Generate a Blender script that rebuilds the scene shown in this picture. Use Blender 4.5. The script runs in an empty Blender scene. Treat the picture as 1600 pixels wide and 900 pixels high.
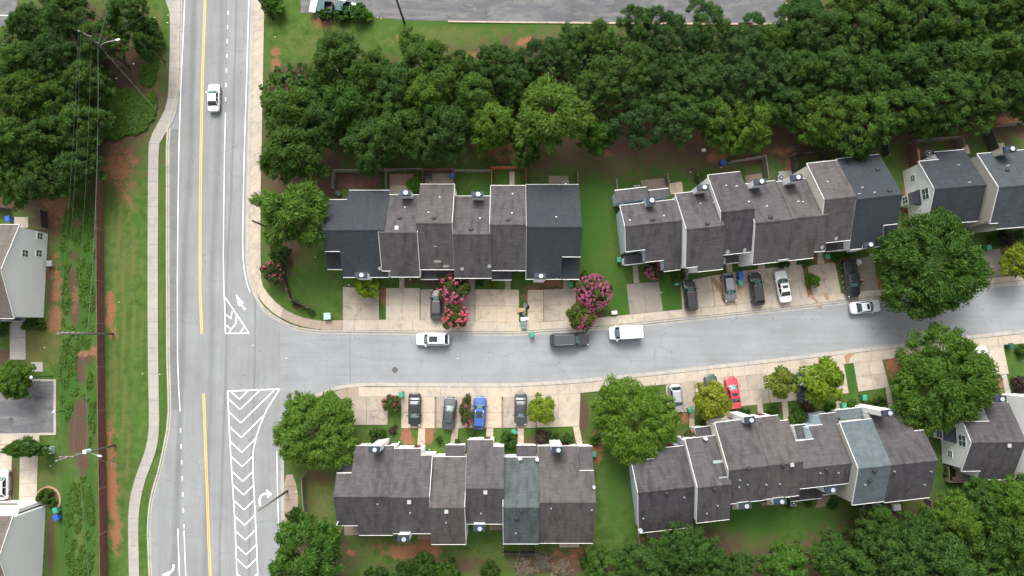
import bpy, bmesh, math, random
import numpy as np
from mathutils import Vector, Matrix
R_ = math.radians
rng = np.random.default_rng(7); random.seed(7)
SC = bpy.context.scene; COL = SC.collection
# ---------------- camera, sky, sun, exposure ----------------
H = 100.0; F = 1600*24/36; TH = math.atan(80/F)
cd = bpy.data.cameras.new('camera'); cam = bpy.data.objects.new('camera', cd); COL.objects.link(cam)
cam.location = (0, 0, H); cam.rotation_euler = (TH, 0, 0)
cd.lens = 24; cd.sensor_width = 36; cd.clip_start = .5; cd.clip_end = 9000
SC.camera = cam
SUN_EL, SUN_AZ = 48, 8            # azimuth: degrees from +Y (picture top) towards -X
w = bpy.data.worlds.new('World'); SC.world = w; w.use_nodes = True
wt = w.node_tree; wt.nodes.clear()
sky = wt.nodes.new('ShaderNodeTexSky'); sky.sky_type = 'NISHITA'; sky.sun_disc = False
sky.sun_elevation = R_(SUN_EL); sky.sun_rotation = R_(-SUN_AZ)
sky.air_density = 1.0; sky.dust_density = 7.0; sky.ozone_density = 1.0
hs = wt.nodes.new('ShaderNodeHueSaturation'); hs.inputs['Saturation'].default_value = .20
bg = wt.nodes.new('ShaderNodeBackground'); bg.inputs['Strength'].default_value = .15
wo = wt.nodes.new('ShaderNodeOutputWorld')
wt.links.new(sky.outputs[0], hs.inputs['Color']); wt.links.new(hs.outputs[0], bg.inputs[0]); wt.links.new(bg.outputs[0], wo.inputs[0])
sl = bpy.data.lights.new('sun', 'SUN'); sl.energy = .9; sl.angle = R_(24); sl.color = (1, .95, .87)
so = bpy.data.objects.new('sun', sl); COL.objects.link(so); so.location = (0, 60, 80)
so.rotation_euler = (R_(-(90-SUN_EL)), 0, R_(SUN_AZ))
SC.view_settings.view_transform = 'Standard'; SC.view_settings.look = 'None'
SC.view_settings.exposure = 0.88; SC.view_settings.gamma = 1; SC.view_settings.use_curve_mapping = False
SC.cycles.max_bounces = 5; SC.cycles.diffuse_bounces = 3; SC.cycles.glossy_bounces = 2; SC.cycles.transmission_bounces = 2
SC.cycles.transparent_max_bounces = 4; SC.cycles.use_denoising = True

# ---------------- projection helpers (surveying the site from the photograph) ----------------
cT, sT = math.cos(TH), math.sin(TH)
def G(px, py, z=0.0):
    dx = (px-800)/F; dy = (450-py)/F
    y = dy*cT + sT; zz = dy*sT - cT
    t = (H-z)/(-zz)
    return Vector((dx*t, y*t))
def P(X, Y, z=0.0):
    dz = z-H
    xc = X; yc = Y*cT + dz*sT; zc = -Y*sT + dz*cT
    return 800 + F*xc/(-zc), 450 - F*yc/(-zc)

# ---------------- object helpers ----------------
def tag(o, label=None, cat=None, group=None, kind=None):
    if label: o['label'] = label
    if cat: o['category'] = cat
    if group: o['group'] = group
    if kind: o['kind'] = kind
    return o
def empty(name, loc, rz=0, label=None, cat=None, group=None):
    o = bpy.data.objects.new(name, None); COL.objects.link(o); o.empty_display_size = .3
    o.location = loc; o.rotation_euler = (0, 0, rz)
    return tag(o, label, cat, group)
class MB:
    def __init__(s): s.v = []; s.f = []; s.m = []
    def add(s, vs, fs, mi=0):
        b = len(s.v); s.v += [tuple(p) for p in vs]; s.f += [tuple(b+i for i in f) for f in fs]; s.m += [mi]*len(fs); return s
    def box(s, c, d, rz=0, mi=0, taper=1.0, M=None):
        x, y, z = d[0]/2, d[1]/2, d[2]/2; vs = []
        for k, t in ((-z, 1), (z, taper)):
            for a, b in ((-x, -y), (x, -y), (x, y), (-x, y)): vs.append(Vector((a*t, b*t, k)))
        Rm = M if M is not None else Matrix.Rotation(rz, 3, 'Z')
        c = Vector(c)
        return s.add([c + Rm @ q for q in vs], [(3,2,1,0),(4,5,6,7),(0,1,5,4),(1,2,6,5),(2,3,7,6),(3,0,4,7)], mi)
    def prism(s, pts, z0, z1, mi=0):
        n = len(pts); A = sum(pts[i][0]*pts[(i+1)%n][1]-pts[(i+1)%n][0]*pts[i][1] for i in range(n))
        if A < 0: pts = list(pts)[::-1]
        f0 = z0 if callable(z0) else (lambda p: z0); f1 = z1 if callable(z1) else (lambda p: z1)
        vs = [(p[0], p[1], f0(p)) for p in pts] + [(p[0], p[1], f1(p)) for p in pts]
        fs = [tuple(range(n))[::-1], tuple(range(n, 2*n))] + [(i, (i+1)%n, n+(i+1)%n, n+i) for i in range(n)]
        return s.add(vs, fs, mi)
    def tube(s, pts, rs, n=8, mi=0, cap=True):
        pts = [Vector(p) for p in pts]
        if not hasattr(rs, '__len__'): rs = [rs]*len(pts)
        rings = []; base = len(s.v)
        for i, p in enumerate(pts):
            d = (pts[min(i+1, len(pts)-1)] - pts[max(i-1, 0)]).normalized()
            a = d.cross(Vector((0, 0, 1)) if abs(d.z) < .9 else Vector((1, 0, 0))).normalized(); b = d.cross(a)
            for k in range(n):
                t = 2*math.pi*k/n; q = p + (a*math.cos(t) + b*math.sin(t))*rs[i]; s.v.append(tuple(q))
        for i in range(len(pts)-1):
            for k in range(n):
                s.f.append((base+i*n+k, base+i*n+(k+1)%n, base+(i+1)*n+(k+1)%n, base+(i+1)*n+k)); s.m.append(mi)
        if cap:
            s.f.append(tuple(base+k for k in range(n))[::-1]); s.f.append(tuple(base+(len(pts)-1)*n+k for k in range(n))); s.m += [mi, mi]
        return s
    def loft(s, rings, mi=0, close=True):
        n = len(rings[0]); base = len(s.v)
        for r in rings: s.v += [tuple(p) for p in r]
        for i in range(len(rings)-1):
            for k in range(n if close else n-1):
                s.f.append((base+i*n+k, base+i*n+(k+1)%n, base+(i+1)*n+(k+1)%n, base+(i+1)*n+k)); s.m.append(mi)
        if close:
            s.f.append(tuple(base+k for k in range(n))[::-1]); s.f.append(tuple(base+(len(rings)-1)*n+k for k in range(n))); s.m += [mi, mi]
        return s
    def mesh(s, name, mats, smooth=False, fix=True):
        me = bpy.data.meshes.new(name); me.from_pydata(s.v, [], s.f)
        if not isinstance(mats, (list, tuple)): mats = [mats]
        for m in mats: me.materials.append(m)
        if len(mats) > 1: me.polygons.foreach_set('material_index', s.m)
        if fix:
            bm = bmesh.new(); bm.from_mesh(me); bmesh.ops.recalc_face_normals(bm, faces=bm.faces); bm.to_mesh(me); bm.free()
        if smooth: me.polygons.foreach_set('use_smooth', [True]*len(me.polygons))
        me.update(); return me
    def build(s, name, mats, parent=None, smooth=False, kind=None, bevel=0):
        o = bpy.data.objects.new(name, s.mesh(name, mats, smooth)); COL.objects.link(o)
        if parent is not None: o.parent = parent
        if kind: o['kind'] = kind
        if bevel:
            b = o.modifiers.new('bevel', 'BEVEL'); b.width = bevel; b.segments = 2; b.limit_method = 'ANGLE'
        return o
def copy_tree(o, parent=None):
    c = o.copy(); COL.objects.link(c)
    if parent is not None: c.parent = parent
    for ch in list(o.children): copy_tree(ch, c)
    return c

# ---------------- materials ----------------
class NT:
    def __init__(s, name):
        m = bpy.data.materials.new(name); m.use_nodes = True; s.m = m; s.t = m.node_tree; s.t.nodes.clear()
        s.out = s.n('ShaderNodeOutputMaterial')
    def n(s, t, **k):
        nd = s.t.nodes.new(t)
        for a, b in k.items(): setattr(nd, a, b)
        return nd
    def l(s, a, b): s.t.links.new(a, b)
    def coord(s, scale=(1,1,1), rot=0, which='Object', loc=(0,0,0)):
        tc = s.n('ShaderNodeTexCoord'); mp = s.n('ShaderNodeMapping'); s.l(tc.outputs[which], mp.inputs['Vector'])
        mp.inputs['Scale'].default_value = scale; mp.inputs['Rotation'].default_value = (0, 0, rot); mp.inputs['Location'].default_value = loc
        return mp.outputs[0]
    def noise(s, vec, scale, det=4, rough=.55, dist=0):
        n = s.n('ShaderNodeTexNoise'); n.inputs['Scale'].default_value = scale; n.inputs['Detail'].default_value = det
        n.inputs['Roughness'].default_value = rough; n.inputs['Distortion'].default_value = dist; s.l(vec, n.inputs['Vector']); return n.outputs['Fac']
    def ramp(s, fac, stops, interp='LINEAR'):
        r = s.n('ShaderNodeValToRGB'); r.color_ramp.interpolation = interp; e = r.color_ramp.elements
        while len(e) < len(stops): e.new(.5)
        for i, (p, c) in enumerate(stops):
            e[i].position = p; e[i].color = (*c, 1) if hasattr(c, '__len__') else (c, c, c, 1)
        s.l(fac, r.inputs[0]); return r.outputs[0]
    def mix(s, a, b, fac, mode='MIX'):
        m = s.n('ShaderNodeMix', data_type='RGBA', blend_type=mode)
        for src, i in ((fac, 0), (a, 6), (b, 7)):
            if hasattr(src, 'links'): s.l(src, m.inputs[i])
            elif i == 0: m.inputs[0].default_value = src
            else: m.inputs[i].default_value = (*src, 1) if hasattr(src, '__len__') else (src, src, src, 1)
        return m.outputs[2]
    def math(s, op, a, b=0, clamp=False):
        m = s.n('ShaderNodeMath', operation=op); m.use_clamp = clamp
        for src, i in ((a, 0), (b, 1)):
            if hasattr(src, 'links'): s.l(src, m.inputs[i])
            else: m.inputs[i].default_value = src
        return m.outputs[0]
    def pr(s, col, rough=.8, metal=0, bump=None, bstr=.3, bdist=.02, spec=.5, coat=0):
        b = s.n('ShaderNodeBsdfPrincipled')
        for src, i in ((col, 'Base Color'), (rough, 'Roughness'), (metal, 'Metallic'), (spec, 'Specular IOR Level'), (coat, 'Coat Weight')):
            if hasattr(src, 'links'): s.l(src, b.inputs[i])
            else: b.inputs[i].default_value = (*src, 1) if hasattr(src, '__len__') else src
        if bump is not None:
            bp = s.n('ShaderNodeBump'); bp.inputs['Strength'].default_value = bstr; bp.inputs['Distance'].default_value = bdist
            s.l(bump, bp.inputs['Height']); s.l(bp.outputs[0], b.inputs['Normal'])
        s.l(b.outputs[0], s.out.inputs[0]); return s.m
_pc = {}
def flat(name, col, rough=.6, metal=0, var=.12, scale=3, coat=0, spec=.5):
    if name in _pc: return _pc[name]
    t = NT(name); v = t.coord(); n = t.noise(v, scale, 5, .6)
    c = t.mix(tuple(x*(1-var) for x in col), tuple(min(1, x*(1+var)) for x in col), n)
    _pc[name] = t.pr(c, rough, metal, spec=spec, coat=coat); return _pc[name]
# ---------------- ground sheet ----------------
def mat_ground():
    t = NT('ground_soil_and_grass'); v = t.coord()
    a1 = t.n('ShaderNodeAttribute'); a1.attribute_name = 'mask'; sp = t.n('ShaderNodeSeparateColor'); t.l(a1.outputs['Color'], sp.inputs[0])
    a2 = t.n('ShaderNodeAttribute'); a2.attribute_name = 'mask2'; sp2 = t.n('ShaderNodeSeparateColor'); t.l(a2.outputs['Color'], sp2.inputs[0])
    nb = t.noise(v, .12, 4, .6); nm = t.noise(v, .7, 5, .65, .4); nf = t.noise(v, 5, 5, .7); nff = t.noise(v, 22, 3, .7)
    g = t.ramp(nm, [(.25, (.034, .070, .012)), (.5, (.055, .112, .019)), (.75, (.100, .142, .035))])
    g = t.mix(g, (.115, .115, .050), t.math('MULTIPLY', t.ramp(nb, [(.45, 0), (.7, 1)]), .35))
    lush = t.ramp(nf, [(.3, (.026, .072, .012)), (.7, (.050, .125, .020))])
    dry = t.ramp(nf, [(.3, (.075, .090, .024)), (.7, (.150, .140, .055))])
    def edge(m, soft=.22, k=1.0):   # mask broken up by noise
        s = t.math('ADD', m, t.math('MULTIPLY', t.math('SUBTRACT', t.math('ADD', t.math('MULTIPLY', nm, .6), t.math('MULTIPLY', nf, .4)), .5), k*2))
        return t.ramp(s, [(.5-soft, 0), (.5+soft, 1)])
    c = t.mix(g, lush, edge(sp.outputs[2], .3)); c = t.mix(c, dry, edge(sp2.outputs[0], .3))
    dirt = t.ramp(nf, [(.25, (.055, .034, .022)), (.55, (.095, .060, .040)), (.8, (.14, .10, .065))])
    c = t.mix(c, dirt, t.math('MULTIPLY', edge(sp.outputs[1], .25, 1.5), t.ramp(sp.outputs[1], [(.02, 0), (.2, 1)])))
    clay = t.ramp(nf, [(.25, (.15, .065, .036)), (.6, (.27, .125, .07)), (.85, (.36, .20, .12))])
    c = t.mix(c, clay, t.math('MULTIPLY', edge(sp.outputs[0], .25, 2.0), t.ramp(sp.outputs[0], [(.02, 0), (.2, 1)])))
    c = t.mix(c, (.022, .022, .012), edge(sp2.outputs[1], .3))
    c = t.mix(c, t.mix(.55, 1.5, nff), .8, 'MULTIPLY')
    return t.pr(c, .95, bump=nff, bstr=.6, bdist=.08, spec=.15)
def spaced(a, b, st, far): # fine inside, coarse to the horizon
    mid = list(np.arange(a, b+.001, st)); out = []; d = st; x = b
    while x < far: d *= 1.6; x += d; out.append(x)
    lo = []; d = st; x = a
    while x > -far: d *= 1.6; x -= d; lo.append(x)
    return np.array(lo[::-1] + mid + out)
GB = []   # ground blobs: kind, px, py, rx, ry, strength, angle
def gb(kind, *rows):
    for r in rows: GB.append((kind,)+tuple(r))
gb('clay', (182,258,32,34,.75),(200,270,16,60,.35),(200,300,8,40,.45),(172,486,8,30,1),(176,520,7,14,.7),(176,770,9,70,1.1),(172,700,9,40,.8),(181,830,9,40,.9),(88,325,22,28,.8),
   (88,440,9,60,.6),(86,500,10,30,1),(118,470,7,26,.5),(150,548,10,7,1.1),(132,553,12,6,1),(146,735,0.1,.1,0),(633,862,34,12,1.1),(668,855,24,16,1.1),(592,852,16,7,.7),(548,863,10,6,.8),
   (672,885,30,8,.5),(933,700,10,22,1.1),(906,858,18,8,.7),(942,862,12,8,.6),(920,835,8,20,.4),(506,35,20,12,.8),(543,58,12,7,.9),(627,57,10,5,.7),(822,66,16,9,1),(735,86,22,5,.9),(715,88,14,5,.6),
   (430,92,8,20,.8),(560,20,20,6,.3),(700,95,10,4,.4),(1120,245,16,10,.8),(1190,205,22,8,.6),(1236,262,10,16,.9),(1228,235,22,10,.6),(1290,205,26,9,.6),(1420,310,9,60,1.1),(1436,240,12,10,1),(940,240,14,10,.5),
   (668,672,12,24,1.1),(635,684,12,20,.9),(835,460,22,14,.9),(860,440,22,10,.9),(1300,405,36,9,1.0),(1303,450,7,34,1.0),(1258,436,6,46,1.0),(1175,430,26,6,1.0),(1062,655,20,10,1.1),(1265,455,6,30,.7),(1372,455,6,30,1.1),
   (1395,560,14,30,1),(1562,600,8,22,1.1),(600,462,8,16,.9),(636,890,22,6,.5),(1480,405,.1,.1,0),(690,250,60,8,.55),(790,236,40,16,.6),(1575,410,18,30,.5),(880,872,50,18,.35),(1310,850,50,16,.35),(1002,843,10,10,.6),(1180,432,10,4,.8),
   (735,215,50,30,.35),(1120,215,40,20,.5),(1570,190,30,8,.8))
gb('dirt', (120,150,150,160,1.1),(215,95,34,30,1),(203,118,30,22,.7),(20,315,70,18,1.1),(75,345,30,45,.8),(80,440,14,70,.7),(114,440,8,28,1.1),(120,350,8,14,.7),(116,400,6,20,.6),(118,485,8,26,1.1),(127,575,8,28,1.2),(122,680,18,42,1.2),(130,720,10,26,1.1),
   (138,560,10,14,.9),(126,640,12,20,1.2),(148,690,5,14,.5),(78,560,.1,.1,0),(600,170,230,80,1.2),(470,260,80,90,1.1),(450,380,40,30,.9),(1000,160,430,110,1.3),(1350,120,300,110,1.4),(1560,110,160,110,1.4),(800,225,110,30,.9),(830,255,60,16,.8),(960,222,70,18,.9),(1090,222,80,20,.9),(1230,232,70,24,.9),(950,262,20,30,.5),
   (1330,215,80,20,.8),(1410,240,8,30,.3),(1580,190,40,20,.7),(1500,870,230,90,1.4),(1380,800,60,30,.8),(1200,885,150,36,.9),(1250,850,120,18,.5),(1090,860,90,40,.9),(900,880,130,24,.9),(700,885,110,18,.7),(480,870,80,60,1),(560,820,30,20,.5),
   (461,108,30,10,1),(453,405,6,30,.8),(442,430,6,26,.7),(470,480,22,8,.5),(485,470,0.1,.1,0),(480,330,30,50,.9),(520,285,.1,.1,0),(850,450,40,9,.8),(1010,440,.1,.1,0),(1455,690,14,30,.5),(1005,800,14,40,.3),(993,700,.1,.1,0),
   (640,680,.1,.1,0),(1105,650,40,10,.5),(1165,640,24,8,.5),(1215,640,18,10,.6),(1260,650,34,14,.8),(1345,640,30,14,.9),(830,690,20,14,.7),(870,688,40,14,.7),(720,690,16,12,.5),(600,690,26,14,.5),(690,440,60,8,.9),(640,440,14,6,.9),(500,745,34,16,.7),(488,780,8,50,.4),
   (910,650,10,40,1.2),(960,690,40,30,.5),(1080,690,30,16,.8),(913,470,14,40,1),(935,490,16,20,1),(960,430,10,10,.2),(1440,250,36,28,1),(1490,230,20,16,.8),(1545,230,.1,.1,0),(40,720,.1,.1,0),(22,745,8,40,.8),(75,800,.1,.1,0),(80,850,7,60,1),(14,560,20,16,1.1),(78,780,12,14,.9),(1590,560,.1,.1,0),(1400,690,.1,.1,0))
gb('lush', (132,430,20,150,1.15),(100,420,12,70,.8),(108,620,16,90,1.1),(140,800,10,110,1.1),(105,820,14,100,.9),(145,650,8,60,1.1),(200,175,48,42,1.2),(925,345,34,90,.8),(930,300,50,30,.6),(1060,270,70,18,.7),(970,290,30,20,.7),(480,445,50,48,.45),(196,520,24,220,.3),(256,520,8,300,.5),
   (940,440,40,40,.6),(970,470,14,30,1),(1048,470,16,24,1),(597,486,6,14,1.1),(817,480,6,60,1),(560,42,60,14,.5),(760,36,140,8,.9),(1000,760,26,80,.4),(1180,815,80,30,.7),(1290,815,70,22,.7),(1480,770,36,30,.7),(1330,590,8,36,1.1),(1590,565,14,26,.5),(600,845,80,8,.4),(750,845,60,10,.4),(700,686,26,14,.6),(745,686,26,14,.8),
   (1262,270,20,16,.9),(1390,200,16,40,.8),(1530,215,18,40,.7),(1580,215,20,20,.5),(760,290,30,20,.7),(960,760,20,80,.5),(545,30,50,10,.6))
gb('dry', (193,500,3,230,1.0),(179,560,4,260,.8),(208,470,2.5,190,.9),(186,360,3,90,1),(222,520,2,120,.7),(253,480,2,160,.7),(200,720,3,120,.8),(188,800,3,100,.7),(250,40,5,40,.6),(60,540,44,40,.8),(60,760,30,50,.5),(500,60,80,40,.4),(700,60,140,24,.45),(200,400,26,120,.3),(220,30,20,40,.8),(200,300,26,40,.5),(170,640,14,100,.5),(500,780,30,80,.6),(580,855,80,30,.5),(900,860,60,30,.4),(740,870,80,20,.5),(930,230,40,40,.4),(60,350,30,30,.8),(860,60,60,14,.5),(470,400,30,30,.5))
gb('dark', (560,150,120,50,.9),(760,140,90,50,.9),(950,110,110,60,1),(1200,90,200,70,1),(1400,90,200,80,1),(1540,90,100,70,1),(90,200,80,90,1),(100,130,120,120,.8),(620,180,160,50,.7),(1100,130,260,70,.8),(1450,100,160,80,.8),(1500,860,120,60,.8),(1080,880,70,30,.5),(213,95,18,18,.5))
def build_ground():
    xs = spaced(-86, 86, .45, 2600); ys = spaced(-46, 58, .45, 2600)
    X, Y = np.meshgrid(xs, ys); n = X.size
    PX, PY = P(X.ravel(), Y.ravel(), 0.0)
    bad = (np.abs(X.ravel()) > 95) | (Y.ravel() > 66) | (Y.ravel() < -52)
    ch = {k: np.zeros(n) for k in ('clay', 'dirt', 'lush', 'dry', 'dark')}
    for r in GB:
        k, px, py, rx, ry, s = r[:6]
        d = np.sqrt(((PX-px)/rx)**2 + ((PY-py)/ry)**2)
        ch[k] = np.maximum(ch[k], s*np.clip(1.35-d, 0, 1))
    for k in ch: ch[k][bad] = 0
    ch['dirt'][bad] = .5
    co = np.stack([X.ravel(), Y.ravel(), np.zeros(n)], 1)
    ny, nx = X.shape; i = np.arange(n).reshape(ny, nx)
    q = np.stack([i[:-1, :-1], i[:-1, 1:], i[1:, 1:], i[1:, :-1]], -1).reshape(-1, 4)
    me = bpy.data.meshes.new('ground'); me.vertices.add(n); me.vertices.foreach_set('co', co.ravel())
    me.loops.add(q.size); me.loops.foreach_set('vertex_index', q.ravel()); me.polygons.add(len(q)); me.polygons.foreach_set('loop_start', np.arange(0, q.size, 4))
    me.update(calc_edges=True)
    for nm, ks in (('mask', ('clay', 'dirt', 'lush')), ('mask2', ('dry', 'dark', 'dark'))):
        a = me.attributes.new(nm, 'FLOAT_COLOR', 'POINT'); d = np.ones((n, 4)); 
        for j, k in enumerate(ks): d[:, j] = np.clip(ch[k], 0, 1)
        a.data.foreach_set('color', d.ravel())
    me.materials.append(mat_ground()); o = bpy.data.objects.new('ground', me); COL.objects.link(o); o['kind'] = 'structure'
build_ground()

# ---------------- road, kerbs, pavements ----------------
def mat_asphalt(name, base, tracks=False, blue=1.0, blotch=0):
    t = NT(name); v = t.coord(); vs = t.coord((.06, 1.2, 1)) if not tracks else t.coord((1.1, .05, 1))
    n1 = t.noise(v, .16, 5, .6); n2 = t.noise(vs, 1.2, 4, .6); n3 = t.noise(v, 9, 4, .75); n4 = t.noise(v, 1.3, 5, .7, .8)
    c = t.ramp(n1, [(.3, tuple(base*.86*k for k in (.975, 1.0, 1.0*blue))), (.7, tuple(base*1.12*k for k in (.96, 1, 1.015*blue)))])
    c = t.mix(c, t.mix(.80, 1.18, n2), .9, 'MULTIPLY'); c = t.mix(c, t.mix(.78, 1.22, n3), .8, 'MULTIPLY')
    c = t.mix(c, .06, t.math('MULTIPLY', t.ramp(n4, [(.66, 0), (.78, 1)]), .22))
    if tracks:   # wheel wear and oil strips that run along the lanes
        tc = t.n('ShaderNodeTexCoord'); sx = t.n('ShaderNodeSeparateXYZ'); t.l(tc.outputs['Object'], sx.inputs[0])
        wob = t.math('ADD', sx.outputs[0], t.math('MULTIPLY', t.noise(t.coord((.02, .05, 1)), 1, 2), 1.1))
        for x0, wd, st in ((-47.55, .42, .45), (-43.3, .42, .34), (-49.2, .8, .10), (-41.2, .16, .4), (-37.0, .12, .4), (-44.9, .9, .07)):
            d = t.math('ABSOLUTE', t.math('SUBTRACT', wob, x0)); m = t.ramp(t.math('DIVIDE', d, wd*2), [(0, 1), (1, 0)], 'EASE')
            c = t.mix(c, .085, t.math('MULTIPLY', t.math('MULTIPLY', m, st), t.math('ADD', t.math('MULTIPLY', n4, .9), .5)))
    ob = t.noise(v, .9, 3, .5, .3); c = t.mix(c, .075, t.math('MULTIPLY', t.ramp(t.noise(v, 2.6, 2, .5), [(.70, 0), (.74, 1)]), t.ramp(ob, [(.5, 0), (.62, .55)])))
    c = t.mix(c, t.mix(.9, 1.12, t.noise(t.coord((.03, .9, 1), R_(-5)) if not tracks else t.coord((.9, .03, 1)), 2.2, 5, .7)), 1, 'MULTIPLY')
    sp_ = t.n('ShaderNodeTexVoronoi'); sp_.inputs['Scale'].default_value = .62; t.l(v, sp_.inputs['Vector']); c = t.mix(c, .05, t.math('MULTIPLY', t.ramp(sp_.outputs['Distance'], [(.03, 1), (.10, 0)]), t.ramp(sp_.outputs['Color'], [(.6, 0), (.62, .6)])))
    if blotch:
        c = t.mix(c, (.20,.19,.18), t.math('MULTIPLY', t.ramp(t.noise(t.coord((.35,1,1)), .35, 6, .7, 1.5), [(.46, 0), (.6, 1)]), blotch)); c = t.mix(c, (.045,.05,.055), t.math('MULTIPLY', t.ramp(t.noise(t.coord((.5,1,1), 0, 'Object', (9,4,0)), .5, 6, .75, 2), [(.54, 0), (.68, 1)]), blotch))
    # cracks
    vo = t.n('ShaderNodeTexVoronoi'); vo.feature = 'DISTANCE_TO_EDGE'; vo.inputs['Scale'].default_value = .22
    wv = t.n('ShaderNodeVectorMath', operation='ADD'); nz = t.n('ShaderNodeTexNoise'); nz.inputs['Scale'].default_value = .8; t.l(v, nz.inputs['Vector'])
    t.l(v, wv.inputs[0]); t.l(nz.outputs['Color'], wv.inputs[1]); t.l(wv.outputs[0], vo.inputs['Vector'])
    cr = t.math('MULTIPLY', t.ramp(vo.outputs[0], [(0, 1), (.012, 0)]), t.ramp(n1, [(.42, 0), (.62, .4)]))
    c = t.mix(c, .07, cr)
    return t.pr(c, .88, bump=n3, bstr=.25, bdist=.02, spec=.3)
def mat_concrete(name, tint=(1, 1, 1), base=.38, stain=.5):
    t = NT(name); v = t.coord(); n1 = t.noise(v, .25, 5, .65, .5); n2 = t.noise(v, 1.1, 5, .7, .6); n3 = t.noise(v, 11, 3, .7)
    a = [base*k*tint[i] for i, k in enumerate((1.02, .93, .80))]
    c = t.mix(tuple(a), tuple([base*.86*tint[0], base*.81*tint[1], base*.76*tint[2]]), t.ramp(n1, [(.4, 0), (.65, 1)]))
    c = t.mix(c, (base*1.02, base*.76, base*.52), t.math('MULTIPLY', t.ramp(n2, [(.47, 0), (.68, 1)]), stain*.7))
    c = t.mix(c, (.15, .13, .115), t.math('MULTIPLY', t.ramp(t.noise(v, .55, 6, .75, 1.2), [(.49, 0), (.68, 1)]), stain*.85))
    c = t.mix(c, t.mix(.85, 1.15, n3), .8, 'MULTIPLY')
    return t.pr(c, .85, bump=n3, bstr=.15, bdist=.01, spec=.3)
M_ASPH_MAIN = mat_asphalt('worn_main_road_asphalt', .238, True); M_ASPH = mat_asphalt('pale_side_street_asphalt', .258, False, 1.03)
M_LOT = mat_asphalt('dark_sealed_lot_asphalt', .115, False, 1.06, .65); M_SHLD = mat_asphalt('brownish_shoulder_asphalt', .17, False, .92)
M_CONC = mat_concrete('sandy_concrete', (1.05, .99, .90), .42); M_CONC2 = mat_concrete('grey_stained_concrete', (1.03, .97, .90), .345, .8)
M_WALK = mat_concrete('pale_walk_concrete', (.99, 1.02, 1.06), .345, .35); M_PINK = mat_concrete('pinkish_concrete', (1.04, .90, .81), .31, .4)
M_KERB = mat_concrete('kerb_concrete', (.98, 1, 1.0), .40, .35)
M_CONC4 = mat_concrete('old_grey_driveway_concrete', (.98,.97,.95), .235, .7)
M_CONC3 = mat_concrete('orange_stained_concrete', (1.08, .97, .84), .43, .6)
M_WPAINT = flat('white_road_paint', (.78, .78, .77), .7, var=.15, scale=6); M_YPAINT = flat('yellow_road_paint', (.72, .47, .10), .7, var=.12, scale=6)

def sheet(name, pts, z, mat, parent=None):
    pts = [G(*p) for p in pts]; m = MB(); A = sum(pts[i][0]*pts[(i+1)%len(pts)][1]-pts[(i+1)%len(pts)][0]*pts[i][1] for i in range(len(pts)))
    if A < 0: pts = pts[::-1]
    m.add([(p[0], p[1], z) for p in pts], [tuple(range(len(pts)))])
    me = m.mesh(name, mat, fix=False); o = bpy.data.objects.new(name, me); COL.objects.link(o); o['kind'] = 'structure'
    if parent: o.parent = parent
    return o
def resample(pts, n):
    pts = [Vector(p) for p in pts]; L = [0]
    for a, b in zip(pts, pts[1:]): L.append(L[-1]+(b-a).length)
    out = []
    for k in range(n+1):
        s = L[-1]*k/n; i = 0
        while i < len(L)-2 and L[i+1] < s: i += 1
        out.append(pts[i].lerp(pts[i+1], (s-L[i])/max(1e-9, L[i+1]-L[i])))
    return out
def plen(pts): return sum((Vector(b)-Vector(a)).length for a, b in zip(pts, pts[1:]))
def smooth(pts, it=2):
    for _ in range(it):
        q = [pts[0]]
        for a, b in zip(pts, pts[1:]):
            q += [(a[0]*.75+b[0]*.25, a[1]*.75+b[1]*.25), (a[0]*.25+b[0]*.75, a[1]*.25+b[1]*.75)]
        pts = q + [pts[-1]]
    return pts
def ribbon(name, A, B, z0, z1, mat, seg=0, gap=.05, sub=1, mb=None):
    """slabs between pixel polylines A and B; seg = slab length in metres (0 = continuous)"""
    a = [G(*p) for p in A]; b = [G(*p) for p in B]; L = max(plen(a), plen(b))
    n = max(1, round(L/seg)) if seg else max(2, round(L/1.2)); a = resample(a, n*sub); b = resample(b, n*sub); m = mb or MB()
    if seg:
        for k in range(n):
            i, j = k*sub, (k+1)*sub; g = gap/2/max(.1, (a[j]-a[i]).length)
            pa = [a[i].lerp(a[j], g)] + a[i+1:j] + [a[j].lerp(a[i], g)]; pb = [b[i].lerp(b[j], g)] + b[i+1:j] + [b[j].lerp(b[i], g)]
            m.prism(pa + pb[::-1], z0, z1)
    else:
        for q in range(len(a)-1):
            m.add([(*a[q], z1), (*a[q+1], z1), (*b[q+1], z1), (*b[q], z1), (*a[q], z0), (*a[q+1], z0), (*b[q+1], z0), (*b[q], z0)],
                  [(0,1,2,3), (0,4,5,1), (3,2,6,7)])
    return m if mb else m.build(name, mat, kind='structure')
# road edges in photograph pixels
upL = [(700,-500),(705,-500)]
E_TR = [(398,-330),(392,0),(388.5,150),(386,236),(384,330),(383.5,400),(386,430),(391.5,450),(399,470),(412,488),(430,501),(448,511),(468,517.5),(495,521.5),(560,522.6),(653,523.5),(800,525),(858,521),(937,516.3),(1000,510.2),(1100,500),(1200,489.8),(1330,474.4),(1430,463),(1532,451.5),(1600,444.6),(1900,408)]
E_BR = [(1900,478),(1600,514.8),(1495,526),(1390,539),(1324,546.5),(1200,561.3),(1100,572),(1026,580.3),(960,587),(911,592),(860,595.5),(800,598.6),(720,598.6),(640,598.2),(574,597.5),(540,600.5),(520,605),(490,617),(464,640),(447,670),(439,706),(438.5,760),(440.5,857),(443,900),(450,1250)]
E_L = [(284,-330),(284.8,0),(283,100),(281.5,144),(274,172),(266.5,200),(265,230),(265,400),(265.5,560),(267,600),(268,640),(265.5,672),(259,705),(252.5,735),(243,765),(237,795),(235,830),(238,900),(250,1250)]
def far(p): return p
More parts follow.
